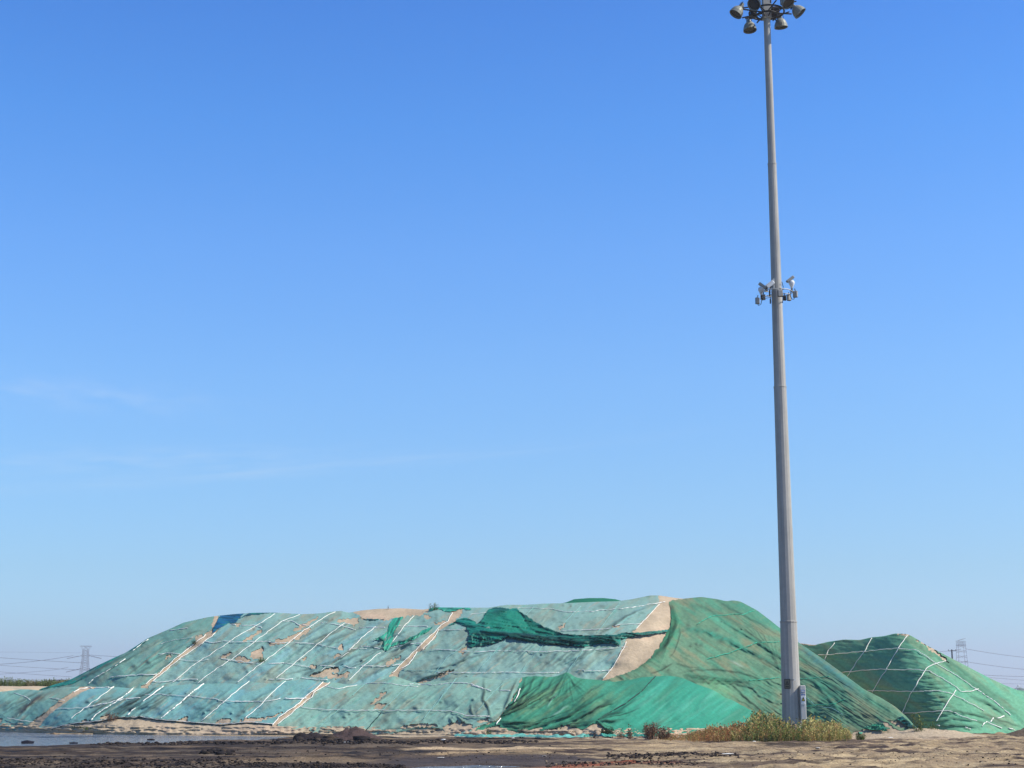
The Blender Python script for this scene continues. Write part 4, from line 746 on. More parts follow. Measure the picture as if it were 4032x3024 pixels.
def lone_rock(name, u, v, r, colr, label, cat, sq=.6, group=None, m=None, z=None, sx=1.):
    q = rock(1, g, sq); P = grd(u, v); me = MB(); me.add(q*r*np.array((sx, 1, 1)), [tuple(f) for f in IF])
    o = mesh_obj(name, np.array(me.v), me.f, m or M_clod, cols=np.repeat(np.array(colr)[None], 12, 0)); o.location = (P[0], P[1], (zg(P[0], P[1]) if z is None else z)+r*.15)
    return tag(o, label, cat, group)
lone_rock('rock', 111, 2921, .17, C(38, 38, 48), 'dark stone standing in the pond, leftmost and largest of the pond stones', 'stone', .6, 'stones in the pond', z=-.055, sx=1.5)
lone_rock('rock', 289, 2922, .09, C(38, 38, 48), 'small dark stone in the pond between two larger ones', 'stone', .6, 'stones in the pond', z=-.055, sx=1.3)
lone_rock('rock', 597, 2909, .10, C(48, 44, 48), 'dark flat stone in the pond below the sand bank, rightmost in the water', 'stone', .5, 'stones in the pond', z=-.055, sx=1.4)
lone_rock('rock', 215, 2886, .20, C(140, 120, 96), 'brown earth lump on the far shore of the pond', 'stone', .9, sx=.8)
lone_rock('rock', 760, 2893, .17, C(100, 86, 72), 'grey brown lump at the far pond edge below the sand', 'stone', .7, sx=1.2)
for (u, v, r, sx_, lb) in [(1440, 2916, 0.07, 1.7, 'wide white litter scrap right of the brown dirt cone'), (1366, 2929, 0.05, 2.6, 'flat long white litter scrap in front of the brown dirt cone'), (1423, 2926, 0.05, 0.8, 'small upright white scrap just before the brown dirt cone'), (1566, 2927, 0.04, 1.1, 'tiny white scrap on black ground right of the dirt cone'), (1745, 2921, 0.09, 1.0, 'round pale lump on the dark ground left of the net knot'), (1640, 2943, 0.05, 1.6, 'white scrap at the left tip of the pale sand streak'), (1735, 2987, 0.04, 2.4, 'thin pale scrap just above the puddle'), (1916, 2909, 0.07, 1.1, 'white scrap on the left part of the pale net hem'), (2465, 2906, 0.09, 1.2, 'cream lump on the net hem left of the brown bushes'), (2863, 2968, 0.05, 3.6, 'long flat white strip on the tan ground before the weeds'), (2940, 2923, 0.06, 1.6, 'white scrap at the front edge of the weeds, left one'), (2970, 2925, 0.06, 1.2, 'white scrap at the front edge of the weeds, right one'), (3506, 2909, 0.06, 1.4, 'white scrap before the frayed hem right of the weeds'), (2020, 2909, 0.07, 1.2, 'white scrap on the right part of the pale net hem'), (3220, 2950, 0.04, 1.4, 'white speck on the tan ground right of the mast'), (565, 3000, 0.035, 1.4, 'white speck among clods at lower left, middle one'), (1100, 3018, 0.04, 1.4, 'white speck among black clods at the bottom edge'), (255, 2998, 0.03, 1.5, 'white speck among clods at lower left, leftmost'), (2144, 2984, 0.03, 1.5, 'white speck on grey mud above the orange patch')]:
    lone_rock('litter_scrap', u, v, r, (.7, .7, .68), lb, 'litter', .35, 'white litter scraps', m=M_lit, sx=sx_)

# dirt mounds: small one in the middle, one at the right edge
def mound(u, v, w_, h, colr, label, seed):
    n = 40; P = grd(u, v); a = np.linspace(-1, 1, n); X_, Y_ = np.meshgrid(a, a); rr = np.hypot(X_, Y_)
    z = h*np.clip(1-rr, 0, 1)**.9*(1+.25*fbm(X_*3, Y_*3, 3, seed))+.05*h*fbm(X_*9, Y_*9, 2, seed+3)*(rr < 1)-.02-.1*(rr >= 1)
    i = np.arange(n*n).reshape(n, n)
    o = mesh_obj('dirt_mound', np.stack([X_*w_, Y_*w_, z], -1).reshape(-1, 3), np.stack([i[:-1, :-1], i[:-1, 1:], i[1:, 1:], i[1:, :-1]], -1).reshape(-1, 4), M_dirt, smooth=True, cols=np.repeat(np.array(colr)[None], n*n, 0))
    o.location = (P[0], P[1], 0); return tag(o, label, 'dirt mound')
mound(1390, 2912, 1.15, .46, C(84, 70, 68), 'small cone of purple brown dirt in front of the middle net', 600)
mound(1232, 2913, .75, .30, C(52, 46, 48), 'low black dirt pile left of the brown dirt cone', 605)
mound(4110, 2898, 1.6, .52, C(112, 98, 84), 'grey brown dirt mound at the right edge of the yard', 610)
mound(3650, 2898, 2.4, .35, SAND, 'low spill of pale sand between the two netted heaps', 620)

# flat net strips on the ground
def strip(pts, colr, label, seed, wid=.25):
    P = np.array([grd(u, v) for u, v in pts]); n = 60; s = np.linspace(0, 1, n); t = np.linspace(0, 1, len(P)); X_ = np.interp(s, t, P[:, 0]); Y_ = np.interp(s, t, P[:, 1]); A = []
    for j in range(9):
        q = (j/8-.5)*2; A.append(np.stack([X_, Y_+q*wid*(1+.5*fbm(s*9, s*0, 2, seed)), .05+.05*np.abs(fbm(s*30, s*0+q*2, 3, seed+2))+.07*(1-q*q)*(1+fbm(s*16, s*0+q, 2, seed+5))], -1))
    A = np.stack(A); i = np.arange(9*n).reshape(9, n)
    o = mesh_obj('net_strip', A.reshape(-1, 3), np.stack([i[:-1, :-1], i[:-1, 1:], i[1:, 1:], i[1:, :-1]], -1).reshape(-1, 4), M_netb, smooth=True, cols=np.repeat(np.array(colr)[None], 9*n, 0)*(1+.3*rng.uniform(-1, 1, (9*n, 1))))
    return tag(o, label, 'netting', 'net hems lying on the ground')
strip([(1790, 2905), (1900, 2909), (2050, 2907), (2200, 2910), (2330, 2907)], C(104, 176, 164), 'pale teal net hem lying flat on the ground below the emerald net', 700, .30)
strip([(2300, 2908), (2420, 2905), (2560, 2907)], C(64, 150, 132), 'green net hem on the ground left of the brown bushes', 705, .30)
strip([(3380, 2896), (3480, 2890), (3600, 2893)], C(70, 150, 128), 'frayed green net hem lying on sand right of the weeds', 710, .2)
strip([(3570, 2896), (3620, 2891), (3660, 2893)], C(96, 170, 170), 'frayed blue teal net scrap at the right foot of the long heap', 715, .35)

# ------------------------------------------------------------------ vegetation
def plant_mesh(name, stems, m=M_veg):
    """stems: list of (base xyz, height, lean xy, width, colour, leaves)"""
    Vx = []; Fx = []; Cx = []; k = 0
    for b_, h, ln, wd, co, lv in stems:
        b_ = np.array(b_); a = g.uniform(0, np.pi); sd = np.array((np.cos(a), np.sin(a), 0))*wd
        p1 = b_+np.array((ln[0]*.35, ln[1]*.35, h*.55)); p2 = b_+np.array((ln[0], ln[1], h))
        Vx += [b_-sd, b_+sd, p1-sd*.7, p1+sd*.7, p2, p2]; Fx += [(k, k+1, k+3, k+2), (k+2, k+3, k+4, k+5)]; Cx += [co]*6; k += 6
        for _ in range(lv):
            t = g.uniform(.25, 1.0); q = (b_*(1-t)+p2*t)+g.normal(0, .02, 3); d = g.normal(0, 1, 3); d[2] = abs(d[2])+.4; d /= np.linalg.norm(d); l = h*g.uniform(.07, .16)+.02
            e_ = np.cross(d, g.normal(0, 1, 3)); e_ /= np.linalg.norm(e_)+1e-6; w2 = l*.2
            c_ = co*g.uniform(.7, 1.35)
            Vx += [q, q+d*l*.5+e_*w2, q+d*l, q+d*l*.5-e_*w2]; Fx += [(k, k+1, k+2, k+3)]; Cx += [c_]*4; k += 4
    V = np.array(Vx); 
    return mesh_obj(name, V, np.array(Fx), m, cols=np.array(Cx))
W_TOP = c4((60, 1400), (200, 1390), (400, 1385), (480, 1335), (640, 1300), (780, 1280), (900, 1250), (1080, 1190), (1230, 1170), (1330, 1225), (1550, 1235), (1700, 1210), (1800, 1235), (1900, 1270), (1940, 1320), (1975, 1390))
wt = np.array(W_TOP)
def weed_col(u):
    a = g.random()
    red = C(146, 96, 62); br = C(158, 124, 80); gr = C(104, 118, 60); ye = C(170, 156, 100); ol = C(132, 130, 76); dg = C(78, 96, 52)
    if u+60*pn(v/6, u/40, 2) < 2925: c = [red, br, ol][0 if a < .36 else (1 if a < .78 else 2)]
    elif u < 3010: c = [gr, ol, br, dg, ye][int(a*4.99)]
    elif u < 3180: c = [gr, ye, ol, dg, br][int(a*4.99)]
    else: c = [ol, ye, br, gr, ye][int(a*4.99)]
    return c*g.uniform(.75, 1.3)
st = []
for _ in range(10500):
    u = g.uniform(2590, 3350); 
    if u < 2720 and g.random() < .55: continue
    v = g.uniform(2896, 2921)-(6 if u < 2800 else 0)*g.random(); P = grd(u, v); x, y = P[0], P[1]; 
    if (x-10.55)**2+(y-57.0)**2 < .35**2: continue
    u_c = u+90*pn(u/60, v/20, 3)
    vt_ = np.interp(u, wt[:, 0], wt[:, 1]); ht = max(.12, (CAMZ+float(tau(vt_))*y))*(g.uniform(.3, .74) if g.random() < .88 else g.uniform(.74, 1.0))*(1+.35*pn(u/22, 0.5, 4)); 
    edge_ = min(1, .55+(2924-v)/22); ht *= edge_
    n_ = 1
    st.append(((x, y, zg(x, y)-.02), ht, g.normal(0, .13, 2)*ht*1.6, .005+.005*g.random(), weed_col(u_c)*1.5, 10))
wd_ = plant_mesh('weeds', st); tag(wd_, 'red brown and green yellow weeds growing thick around the foot of the mast', 'weeds', kind='stuff')
fl = MB()
for _ in range(60):
    u = g.uniform(3060, 3260); v = g.uniform(2900, 2916); P = grd(u, v); hh = g.uniform(.5, .85); fl.box((P[0], P[1], hh), (.016, .016, .012))
fo = fl.build('flower_heads', M_yel); tag(fo, 'tiny yellow flower heads among the weeds at the mast foot', 'flowers', kind='stuff')
def bush(name, u, v, w_, h, cols, label, cat, n=140, Y=None, z0=None, group=None, leaves=8, spread=.6):
    if Y is None: P = grd(u, v); base_ = (P[0], P[1], zg(P[0], P[1])-.02)
    else: q = at(u, v, Y); base_ = q if z0 is None else (q[0], Y, z0)
    st = []
    for _ in range(n):
        a = g.uniform(0, 2*np.pi); r = w_*.45*g.random()**.6; hh = h*g.uniform(.5, 1.0)*(1-.35*(r/w_)); ou = spread*w_*.5*g.random()
        st.append(((r*np.cos(a)*.8, r*np.sin(a)*.8, 0), hh, (np.cos(a)*ou, np.sin(a)*ou), .005+.004*g.random(), cols[g.integers(len(cols))]*g.uniform(.7, 1.3), leaves))
    o = plant_mesh(name, st); o.location = base_; return tag(o, label, cat, group)
rb = [C(128, 92, 74), C(108, 84, 66), C(140, 110, 86)]; gb = [C(92, 110, 52), C(74, 92, 46), C(116, 124, 70)]; dgc = [C(34, 58, 32), C(44, 70, 38), C(60, 76, 44)]
bush('bush', 2562, 2911, .62, .68, rb, 'taller brown twiggy bush against the emerald net', 'bush', 110, leaves=6)
bush('bush', 2614, 2914, .5, .58, rb, 'shorter brown twiggy bush at the left end of the weeds', 'bush', 90, leaves=6)
bush('bush', 2392, 2904, .6, .38, dgc, 'low dark green bush under the emerald net hem', 'bush', 90, leaves=14)
bush('bush', 3390, 2919, .36, .30, gb, 'small green tuft alone on the bare yard right of the weeds', 'bush', 70)
for (u, v, w_, h, cs, lb) in ((2055, 2906, .3, .42, rb, 'thin brown sprig on the sand left of the emerald mound'), (1925, 2902, .3, .4, gb, 'thin green sprig beside the net knot'), (2445, 2909, .35, .38, rb, 'thin brown sprig right of the dark green bush'), (2225, 2906, .6, .3, rb, 'dry grass on bare sand below the emerald net'), (2480, 2912, .25, .6, rb, 'single tall dry stalk before the emerald net'),
    (3618, 2900, .5, .95, gb, 'tall thin reed clump between the two heaps'), (3670, 2898, .5, .7, gb, 'shorter reed clump before the right hand heap'), (2130, 2906, .7, .28, rb, 'short dry grass left of the bare sand patch'), (2330, 2908, .7, .3, rb, 'short dry grass right of the bare sand patch')):
    bush('weed_sprig', u, v, w_, h, cs, lb, 'weed', 26, leaves=5, spread=.5)
def on_surf(surf, u, v): q = surf.P(np.array([float(u)]), np.array([float(v)]), .05)[0]; return q
for surf, u, v, w_, h, cs, lb in ((SL, 440, 2840, .6, .42, rb, 'brown tuft growing on the bare sand over the pond'), (SU, 1030, 2608, .4, .25, gb, 'small green tuft poking through the torn net'), (SU, 1708, 2403, .5, .38, gb, 'green tuft on the crest beside torn green net'), (SU, 1527, 2400, .15, .32, rb, 'thin dry twig standing on the bare crest'), (SU, 765, 2538, .3, .22, dgc, 'small dark tuft beside the left rope strip'), (SL, 300, 2868, .8, .16, dgc, 'low dark scrub at the pond shore'), (SL, 345, 2873, .7, .14, gb, 'low green scrub at the sand foot by the pond')):
    o = bush('grass_tuft', u, v, w_, h, cs, lb, 'grass tuft', 5 if w_ < .2 else 40, leaves=2 if w_ < .2 else 6); o.location = tuple(on_surf(surf, u, v))

# far sand bank with bushes, left
n1, n2_ = 90, 14
ub = np.linspace(-700, 560, n1); rows = []
for j in range(n2_):
    t = j/(n2_-1); Y = 74+10*t; vv = 2712-9*min(1, t*2.2)+3*pn(ub/70, t*3, 31)
    P = np.stack([kx(ub, vv)*Y, np.full(n1, Y), CAMZ+tau(vv)*Y], -1); rows.append(P)
fr = rows[0].copy(); fr[:, 1] -= 3; fr[:, 2] = -.3; bk = rows[-1].copy(); bk[:, 1] += 4; bk[:, 2] = -.3
A = np.stack([fr]+rows+[bk]); i = np.arange(A.shape[0]*n1).reshape(A.shape[0], n1)
o = mesh_obj('sand_bank', A.reshape(-1, 3), np.stack([i[:-1, :-1], i[:-1, 1:], i[1:, 1:], i[1:, :-1]], -1).reshape(-1, 4), M_sand, smooth=True, cols=np.repeat((SAND*1.1)[None], A.shape[0]*n1, 0)); tag(o, kind='structure')
tb = [1.5*q for q in (C(96, 112, 68), C(84, 100, 60), C(116, 120, 82), C(74, 88, 52), C(134, 112, 88))]
BB = [(-70, 84, 1.7, 'dense green bush cut by the left edge of the picture, on the far sand bank'), (18, 84, 1.6, 'tallest dark green bush on the far sand bank'), (60, 82, 1.1, 'low bright green bush spilling over the sand bank edge'), (92, 84, 1.1, 'second round bush on the far sand bank'), (128, 84, 1.0, 'brownish bush on the far bank between two green ones'), (158, 84, .95, 'narrow green bush left of the middle on the far bank'), (190, 83, 1.1, 'bushy olive shrub in the middle of the far bank'), (222, 84, 1.0, 'pointed olive bush right of the middle of the far bank'), (250, 84, .9, 'small reddish bush before the dark far dome'), (268, 84, 1.1, 'last green bush touching the net slope')]
for i_, (u, Y, h, lb) in enumerate(BB):
    cs = tb[:4] if i_ not in (4, 8) else [tb[4], tb[2]]
    z0 = CAMZ+float(tau(2706))*Y
    bush('bush', u, 2706, .75 if i_ != 1 else .85, (h*.47 if i_ not in (0, 1) else h*.40), cs, lb, 'bush', 130, Y=Y, z0=z0-.05, group='bushes on the far sand bank', leaves=9, spread=.7)
bush('weed_stalk', 212, 2700, .2, .62, [tb[1]], 'thin tall weed stalk rising above the far bushes', 'weed', 8, Y=85, z0=CAMZ+float(tau(2706))*85)
# dark far dome and far tree belt
q = at(236, 2702, 500); db = MB(); db.lathe([(15, 0), (14, .9), (10, 1.7), (5, 2.15), (.5, 2.3)], (0, 0, 0), (0, 0, 1), 20); o = db.build('storage_dome', mat('dome_dark', (.06, .05, .07), .8)); o.location = (q[0], 500, CAMZ+float(tau(2702))*500-2.0)
o.scale = (.78, .78, 1.8); tag(o, 'low dark dome far beyond the bushes at the left', 'dome')
g2 = np.random.default_rng(5); Vt = []; Ft = []; Ct = []; k2 = 0
for _ in range(2500):
    x = g2.uniform(-1300, 1300); y = 1500+g2.uniform(0, 60); r = g2.uniform(3, 8); qv = rock(r, g2, .8)+np.array((x, y, r*.4)); Vt.append(qv); Ft.append(IF+12*k2); Ct.append(np.repeat((C(70, 90, 60)*g2.uniform(.7, 1.2))[None], 12, 0)); k2 += 1
o = mesh_obj('far_woodland', np.concatenate(Vt), np.concatenate(Ft), M_clod, cols=np.concatenate(Ct)); tag(o, 'hazy belt of woodland on the horizon', 'woodland', kind='stuff')

# ------------------------------------------------------------------ light mast
MY = 57.0; MX = float(kx(3121, 2903)*MY)
mast = empty('light_mast', (MX, MY, 0), 'tall grey faceted light mast standing in weeds before the green nets', 'light mast')
def mz(v): return CAMZ+float(tau(v))*MY
def mr(v, wpx): depth = MY*CP+(mz(v)-CAMZ)*SP; return wpx/2/F*depth
J = [(0, .365, .02), (mz(2447), mr(2447, 65.5), 0), (mz(1523), mr(1523, 49), 0), (mz(645), mr(645, 33.5), 0), (mz(70), mr(70, 26), 0)]
rad = lambda z: float(np.interp(z, [j[0] for j in J], [j[1] for j in J]))
NF = 16; ROT = R(6)
for i in range(4):
    z0, z1 = J[i][0], J[i+1][0]; r0, r1 = rad(z0), rad(z1)
    z0_ = z0 if i == 0 else z0-.02
    MB().lathe([(r0-(.012 if i else 0), z0_), (r1, z1)], n=NF, rot=ROT).build('shaft', M_galv, mast)
    if i < 3: MB().lathe([(r1+.004, z1-.05), (r1+.012, z1-.03), (r1+.012, z1+.012), (r1-.004, z1+.02)], n=NF, rot=ROT).build('joint_collar', M_galv, mast)
MB().lathe([(.46, 0.0), (.46, .05)], n=24).build('base_flange', M_galv, mast)
MB().box((0, 0, .02), (.75, .75, .06), bev=.03).build('concrete_footing', M_conc, mast)
# service box on the right with stickers
def face(cx_, cz, w_, h, y, depth=.004): return MB().box((cx_, y, cz), (w_/2, depth/2, h/2))
bx_u0, bx_u1 = 3146, 3169; zt, zb = mz(2699), mz(2833); s_ = MY/F
bxc = ((bx_u0+bx_u1)/2-3118)*s_*.96; fy = -.30
bxo = MB().box((bxc, fy, (zt+zb)/2), (.10, .12, (zt-zb)/2), bev=.02).build('service_box', M_galv2, mast)
MB().box((bxc-.16, fy+.10, (zt+zb)/2), (.05, .03, .4)).build('mounting_plate', M_galv2, bxo)
yf = fy-.133
face(bxc, mz(2720), .15, .055, yf).build('sticker', M_stick, bxo); face(bxc, mz(2717.5), .15, .016, yf-.004).build('sticker_print', M_blue, bxo); face(bxc, mz(2726.5), .15, .012, yf-.004).build('sticker_print', M_blue, bxo)
for dx in (-.068, .068): face(bxc+dx, mz(2722), .012, .08, yf-.004).build('sticker_print', M_blue, bxo)
face(bxc, mz(2736.5), .15, .05, yf).build('sticker', M_blue, bxo); face(bxc+.01, mz(2737.5), .09, .014, yf-.004).build('sticker_print', M_stick, bxo)
face(bxc, mz(2755.5), .155, .315, yf).build('sticker', M_stick, bxo)
def tri(cx_, cz, w_, h, y, m, par, name, hole=True):
    o_ = np.array([(-w_/2, 0, -h/2), (w_/2, 0, -h/2), (0, 0, h/2)])+np.array((cx_, y, cz)); V = list(o_)
    if hole:
        c_ = o_.mean(0); V += list(c_+(o_-c_)*.62); Fc = [(0, 1, 4, 3), (1, 2, 5, 4), (2, 0, 3, 5)]
    else: Fc = [(0, 1, 2)]
    V = np.array(V); n = len(V); Vb = V+np.array((0, .003, 0)); F2 = Fc+[tuple(n+i for i in reversed(f)) for f in Fc]
    return mesh_obj(name, np.concatenate([V, Vb]), F2, m, par)
tri(bxc, mz(2751.5), .12, .16, yf-.008, M_yel, bxo, 'warning_triangle', False); tri(bxc, mz(2751.5), .125, .165, yf-.013, M_black, bxo, 'warning_triangle')
face(bxc, mz(2752), .012, .05, yf-.017).build('lightning_mark', M_black, bxo); face(bxc+.006, mz(2768), .07, .012, yf-.005).build('sticker_print', M_beige, bxo)
# maintenance door outline on the pole
a_ = R(30)
# plate on the shadowed left face
ang = R(-30); nrm = np.array((math.sin(ang), -math.cos(ang), 0)); tg = np.array((math.cos(ang), math.sin(ang), 0)); rp = rad(mz(2694))*math.cos(math.pi/12)+.03
Mrot = np.array([tg, -nrm, (0, 0, 1)]).T
pc = nrm*rp+np.array((0, 0, mz(2693)))
pl_o = MB().box(pc, (.115, .006, .175), Mrot, bev=0).build('warning_plate', M_black, mast)
MB().box(pc+nrm*.009, (.095, .004, .155), Mrot).build('plate_face', M_plate, pl_o)
V = np.array([(-.07, 0, -.05), (.07, 0, -.05), (0, 0, .09), (-.042, 0, -.033), (.042, 0, -.033), (0, 0, .05)]) @ Mrot.T+pc+nrm*.016+np.array((0, 0, .02))
mesh_obj('warning_triangle', V, [(0, 1, 4, 3), (1, 2, 5, 4), (2, 0, 3, 5)], M_black, pl_o)
MB().box(pc+nrm*.015+np.array((0, 0, .018)), (.008, .002, .028), Mrot).build('lightning_mark', M_black, pl_o)
MB().box(pc+nrm*.015+np.array((0, 0, -.10)), (.06, .002, .014), Mrot).build('plate_text', M_black, pl_o)
bs = pc+tg*.12+np.array((0, 0, .14)); MB().tube([bs, bs+tg*.09+nrm*.03, bs+tg*.17+nrm*.05], .010).build('plate_strap', M_dark, pl_o); MB().box(bs+tg*.18+nrm*.055, (.02, .02, .02)).build('strap_clip', M_white, pl_o)
for v in (2733, 2771, 2838): MB().bar((-rad(mz(v))+.02, 0, mz(v)), (-rad(mz(v))-.06, 0, mz(v)), .022).build('bolt', M_black, mast)
# camera ring
zr = mz(1152); RR = .60; rgp = [(RR*math.cos(t), RR*math.sin(t), zr) for t in np.linspace(0, 2*math.pi, 41)]
ring = MB(); ring.tube(rgp, .017); 
for t in (20, 110, 200, 290): ring.bar((0, 0, zr), (RR*math.cos(R(t)), RR*math.sin(R(t)), zr), .014)
ring.bar((-.2, -.1, zr-.1), (-.62, .1, zr-.18), .014); ring.bar((-.2, .1, zr-.16), (-.62, .2, zr-.22), .012)
ring_o = ring.build('camera_ring', M_galv2, mast)
def o2(u, v, dy=0):                            # offset from mast axis of a photo point at the mast's distance plus dy
    q = at(u, v, MY+dy); return np.array((q[0]-MX, dy, q[2]))
def rotm(ax, an):
    return np.array(mathutils.Matrix.Rotation(an, 3, ax))
def ptz(u, v, dy, flip):
    c = o2(u, v, dy); hd = MB(); hd.lathe([(.035, -.20), (.05, -.14), (.075, -.08), (.115, 0), (.115, .06), (.09, .11), (.03, .14)], c, (0, 0, 1), 14); b_ = hd.build('dome_camera', M_white, mast, True)
    Mr = rotm('Y', flip*R(38)); MB().box(c+np.array((.05*flip, -.04, .17)), (.17, .055, .055), Mr, bev=.015).build('camera_housing', M_beige, b_)
    MB().box(c+np.array((.05*flip, -.04, .17))+Mr@np.array((flip*.175, 0, 0)), (.012, .045, .045), Mr).build('camera_lens', M_lens, b_)
    MB().bar(c+np.array((0, 0, -.34)), c+np.array((0, 0, -.2)), .035).build('camera_stem', M_dark, b_)
ptz(2997, 1143, .1, 1); ptz(3117, 1117, 0, -1)
c = o2(3033, 1121, -.35); Mr = rotm('Y', R(-38)); b_ = MB().box(c, (.17, .07, .07), Mr, bev=.015).build('bullet_camera', M_white, mast)
MB().box(c+Mr@np.array((.0, 0, .08)), (.18, .08, .01), Mr).build('sun_hood', M_white, b_); MB().box(c+Mr@np.array((-.175, 0, 0)), (.01, .055, .055), Mr).build('camera_lens', M_lens, b_)
MB().box(o2(3047, 1117, -.28), (.02, .04, .20)).build('camera_bracket', M_galv2, b_); MB().bar(c+np.array((.02, 0, -.05)), o2(3030, 1148, -.4), .03).build('camera_stem', M_dark, b_)
for (u, v, dy, hx, hz, yaw, mm) in ((2983, 1184, -.1, .065, .12, 25, M_beige), (3006, 1170, .25, .07, .10, -20, M_beige), (3072.5, 1155, -.62, .085, .12, 0, M_beige), (3090, 1174, .45, .05, .08, 15, M_black), (3107, 1172, .3, .065, .11, 25, M_beige), (3132, 1158, -.1, .075, .12, -25, M_beige), (3018, 1141, .2, .045, .07, 0, M_black), (3031, 1155, -.3, .02, .09, 0, M_black)):
    c = o2(u, v, dy); Mr = rotm('Z', R(yaw)); b_ = MB().box(c, (hx, .05, hz), Mr, bev=.012).build('spotlight', mm, mast)
    MB().box(c+np.array((0, .03, 0)), (hx*1.1, .045, hz*1.03), Mr).build('spotlight_back', M_dark, b_)
    MB().bar(c+np.array((0, 0, hz)), c*np.array((.97, .97, 1))+np.array((0, 0, hz+.10)), .018).build('spotlight_arm', M_dark, b_)
for pts in ([(3008, 1165, .1), (2999, 1185, .05), (2996, 1198, 0), (2987, 1203, 0), (2982, 1195, 0)], [(3112, 1140, 0), (3112, 1165, 0), (3118, 1178, 0), (3126, 1178, 0), (3130, 1168, 0)], [(3078, 1140, -.5), (3083, 1160, -.3), (3082, 1185, -.25), (3081, 1193, -.25)], [(3079, 1110, -.2), (3084, 1130, .0), (3080, 1148, -.1)], [(3034, 1168, -.1), (3033, 1195, -.2)]):
    MB().tube([o2(*p) for p in pts], .013).build('cable', M_black, mast, True)
MB().box(o2(3033.5, 1186, -.2), (.02, .05, .09)).build('junction_box', M_dark, mast)
# lamp head
zh = mz(38); MB().box((0, 0, mz(75)+1.6), (.155, .155, 1.6), rotm('Z', R(4))).build('head_box', M_galv, mast)
fr_ = MB(); RH = 1.12
fr_.tube([(RH*.62*math.cos(t), RH*.62*math.sin(t), zh-.12) for t in np.linspace(0, 2*math.pi, 31)], .035); fr_.tube([(RH*.36*math.cos(t), RH*.36*math.sin(t), zh-.25) for t in np.linspace(0, 2*math.pi, 25)], .04)
for t in range(0, 360, 45):
    a = R(t+12); fr_.bar((.15*math.cos(a), .15*math.sin(a), zh-.12), (RH*.95*math.cos(a), RH*.95*math.sin(a), zh-.08), .028); fr_.bar((.2*math.cos(a), .2*math.sin(a), zh-.35), (RH*.6*math.cos(a), RH*.6*math.sin(a), zh-.12), .02)
for u, v, w2 in ((2960, 26, .35), (2950, 68, .16), (3068, 30, .3), (3092, 52, .16), (3118, 10, .18), (2990, 80, .08), (3050, 76, .08)): c = o2(u, v, -.2); fr_.bar(c-np.array((w2, 0, .06)), c+np.array((w2, 0, .06)), .026)
fr_.build('head_frame', M_dark, mast)
MB().box((.40, .25, zh+.0), (.15, .15, .20), bev=.02).build('ballast_box', M_rust, mast); MB().box((-.50, .15, zh-.1), (.12, .12, .14), bev=.02).build('ballast_box', M_dark, mast)
def flood(az, r, dz, out=.5):
    a = R(az); rad_ = np.array((math.sin(a), -math.cos(a), 0)); d = rad_*out+np.array((0, 0, -1)); d /= np.linalg.norm(d); c = rad_*r+np.array((0, 0, zh+dz))
    b_ = MB().lathe([(.03, -.42), (.075, -.40), (.085, -.20), (.13, -.18), (.21, -.08), (.255, .04), (.275, .18), (.265, .18), (.24, .05), (.11, -.14)], c, d, 18, True, False).build('floodlight', M_lamp, mast, False)
    MB().lathe([(.001, .10), (.235, .11), (.235, .12), (.001, .125)], c, d, 18).build('lamp_lens', M_lens, b_)
    t = np.cross(d, (0, 0, 1)); t /= np.linalg.norm(t)
    MB().tube([c+t*.13-d*.08, c+t*.14-d*.36+np.array((0, 0, .04)), c-t*.14-d*.36+np.array((0, 0, .04)), c-t*.13-d*.08], .016, 5).build('lamp_bracket', M_dark, b_)
    MB().bar(c-d*.38, rad_*(r-.25)+np.array((0, 0, zh-.05)), .035).build('lamp_arm', M_dark, b_)
for az, r, dz, ou in ((-82, 1.20, -.14, .62), (-148, 1.05, -.32, -.12), (140, 1.10, -.20, .12), (82, 1.22, -.12, .85), (-40, .86, -.02, 1.1), (42, .98, .02, .9)): flood(az, r, dz, ou)
for az in (3,): flood(az, 1.0, .5, .9)

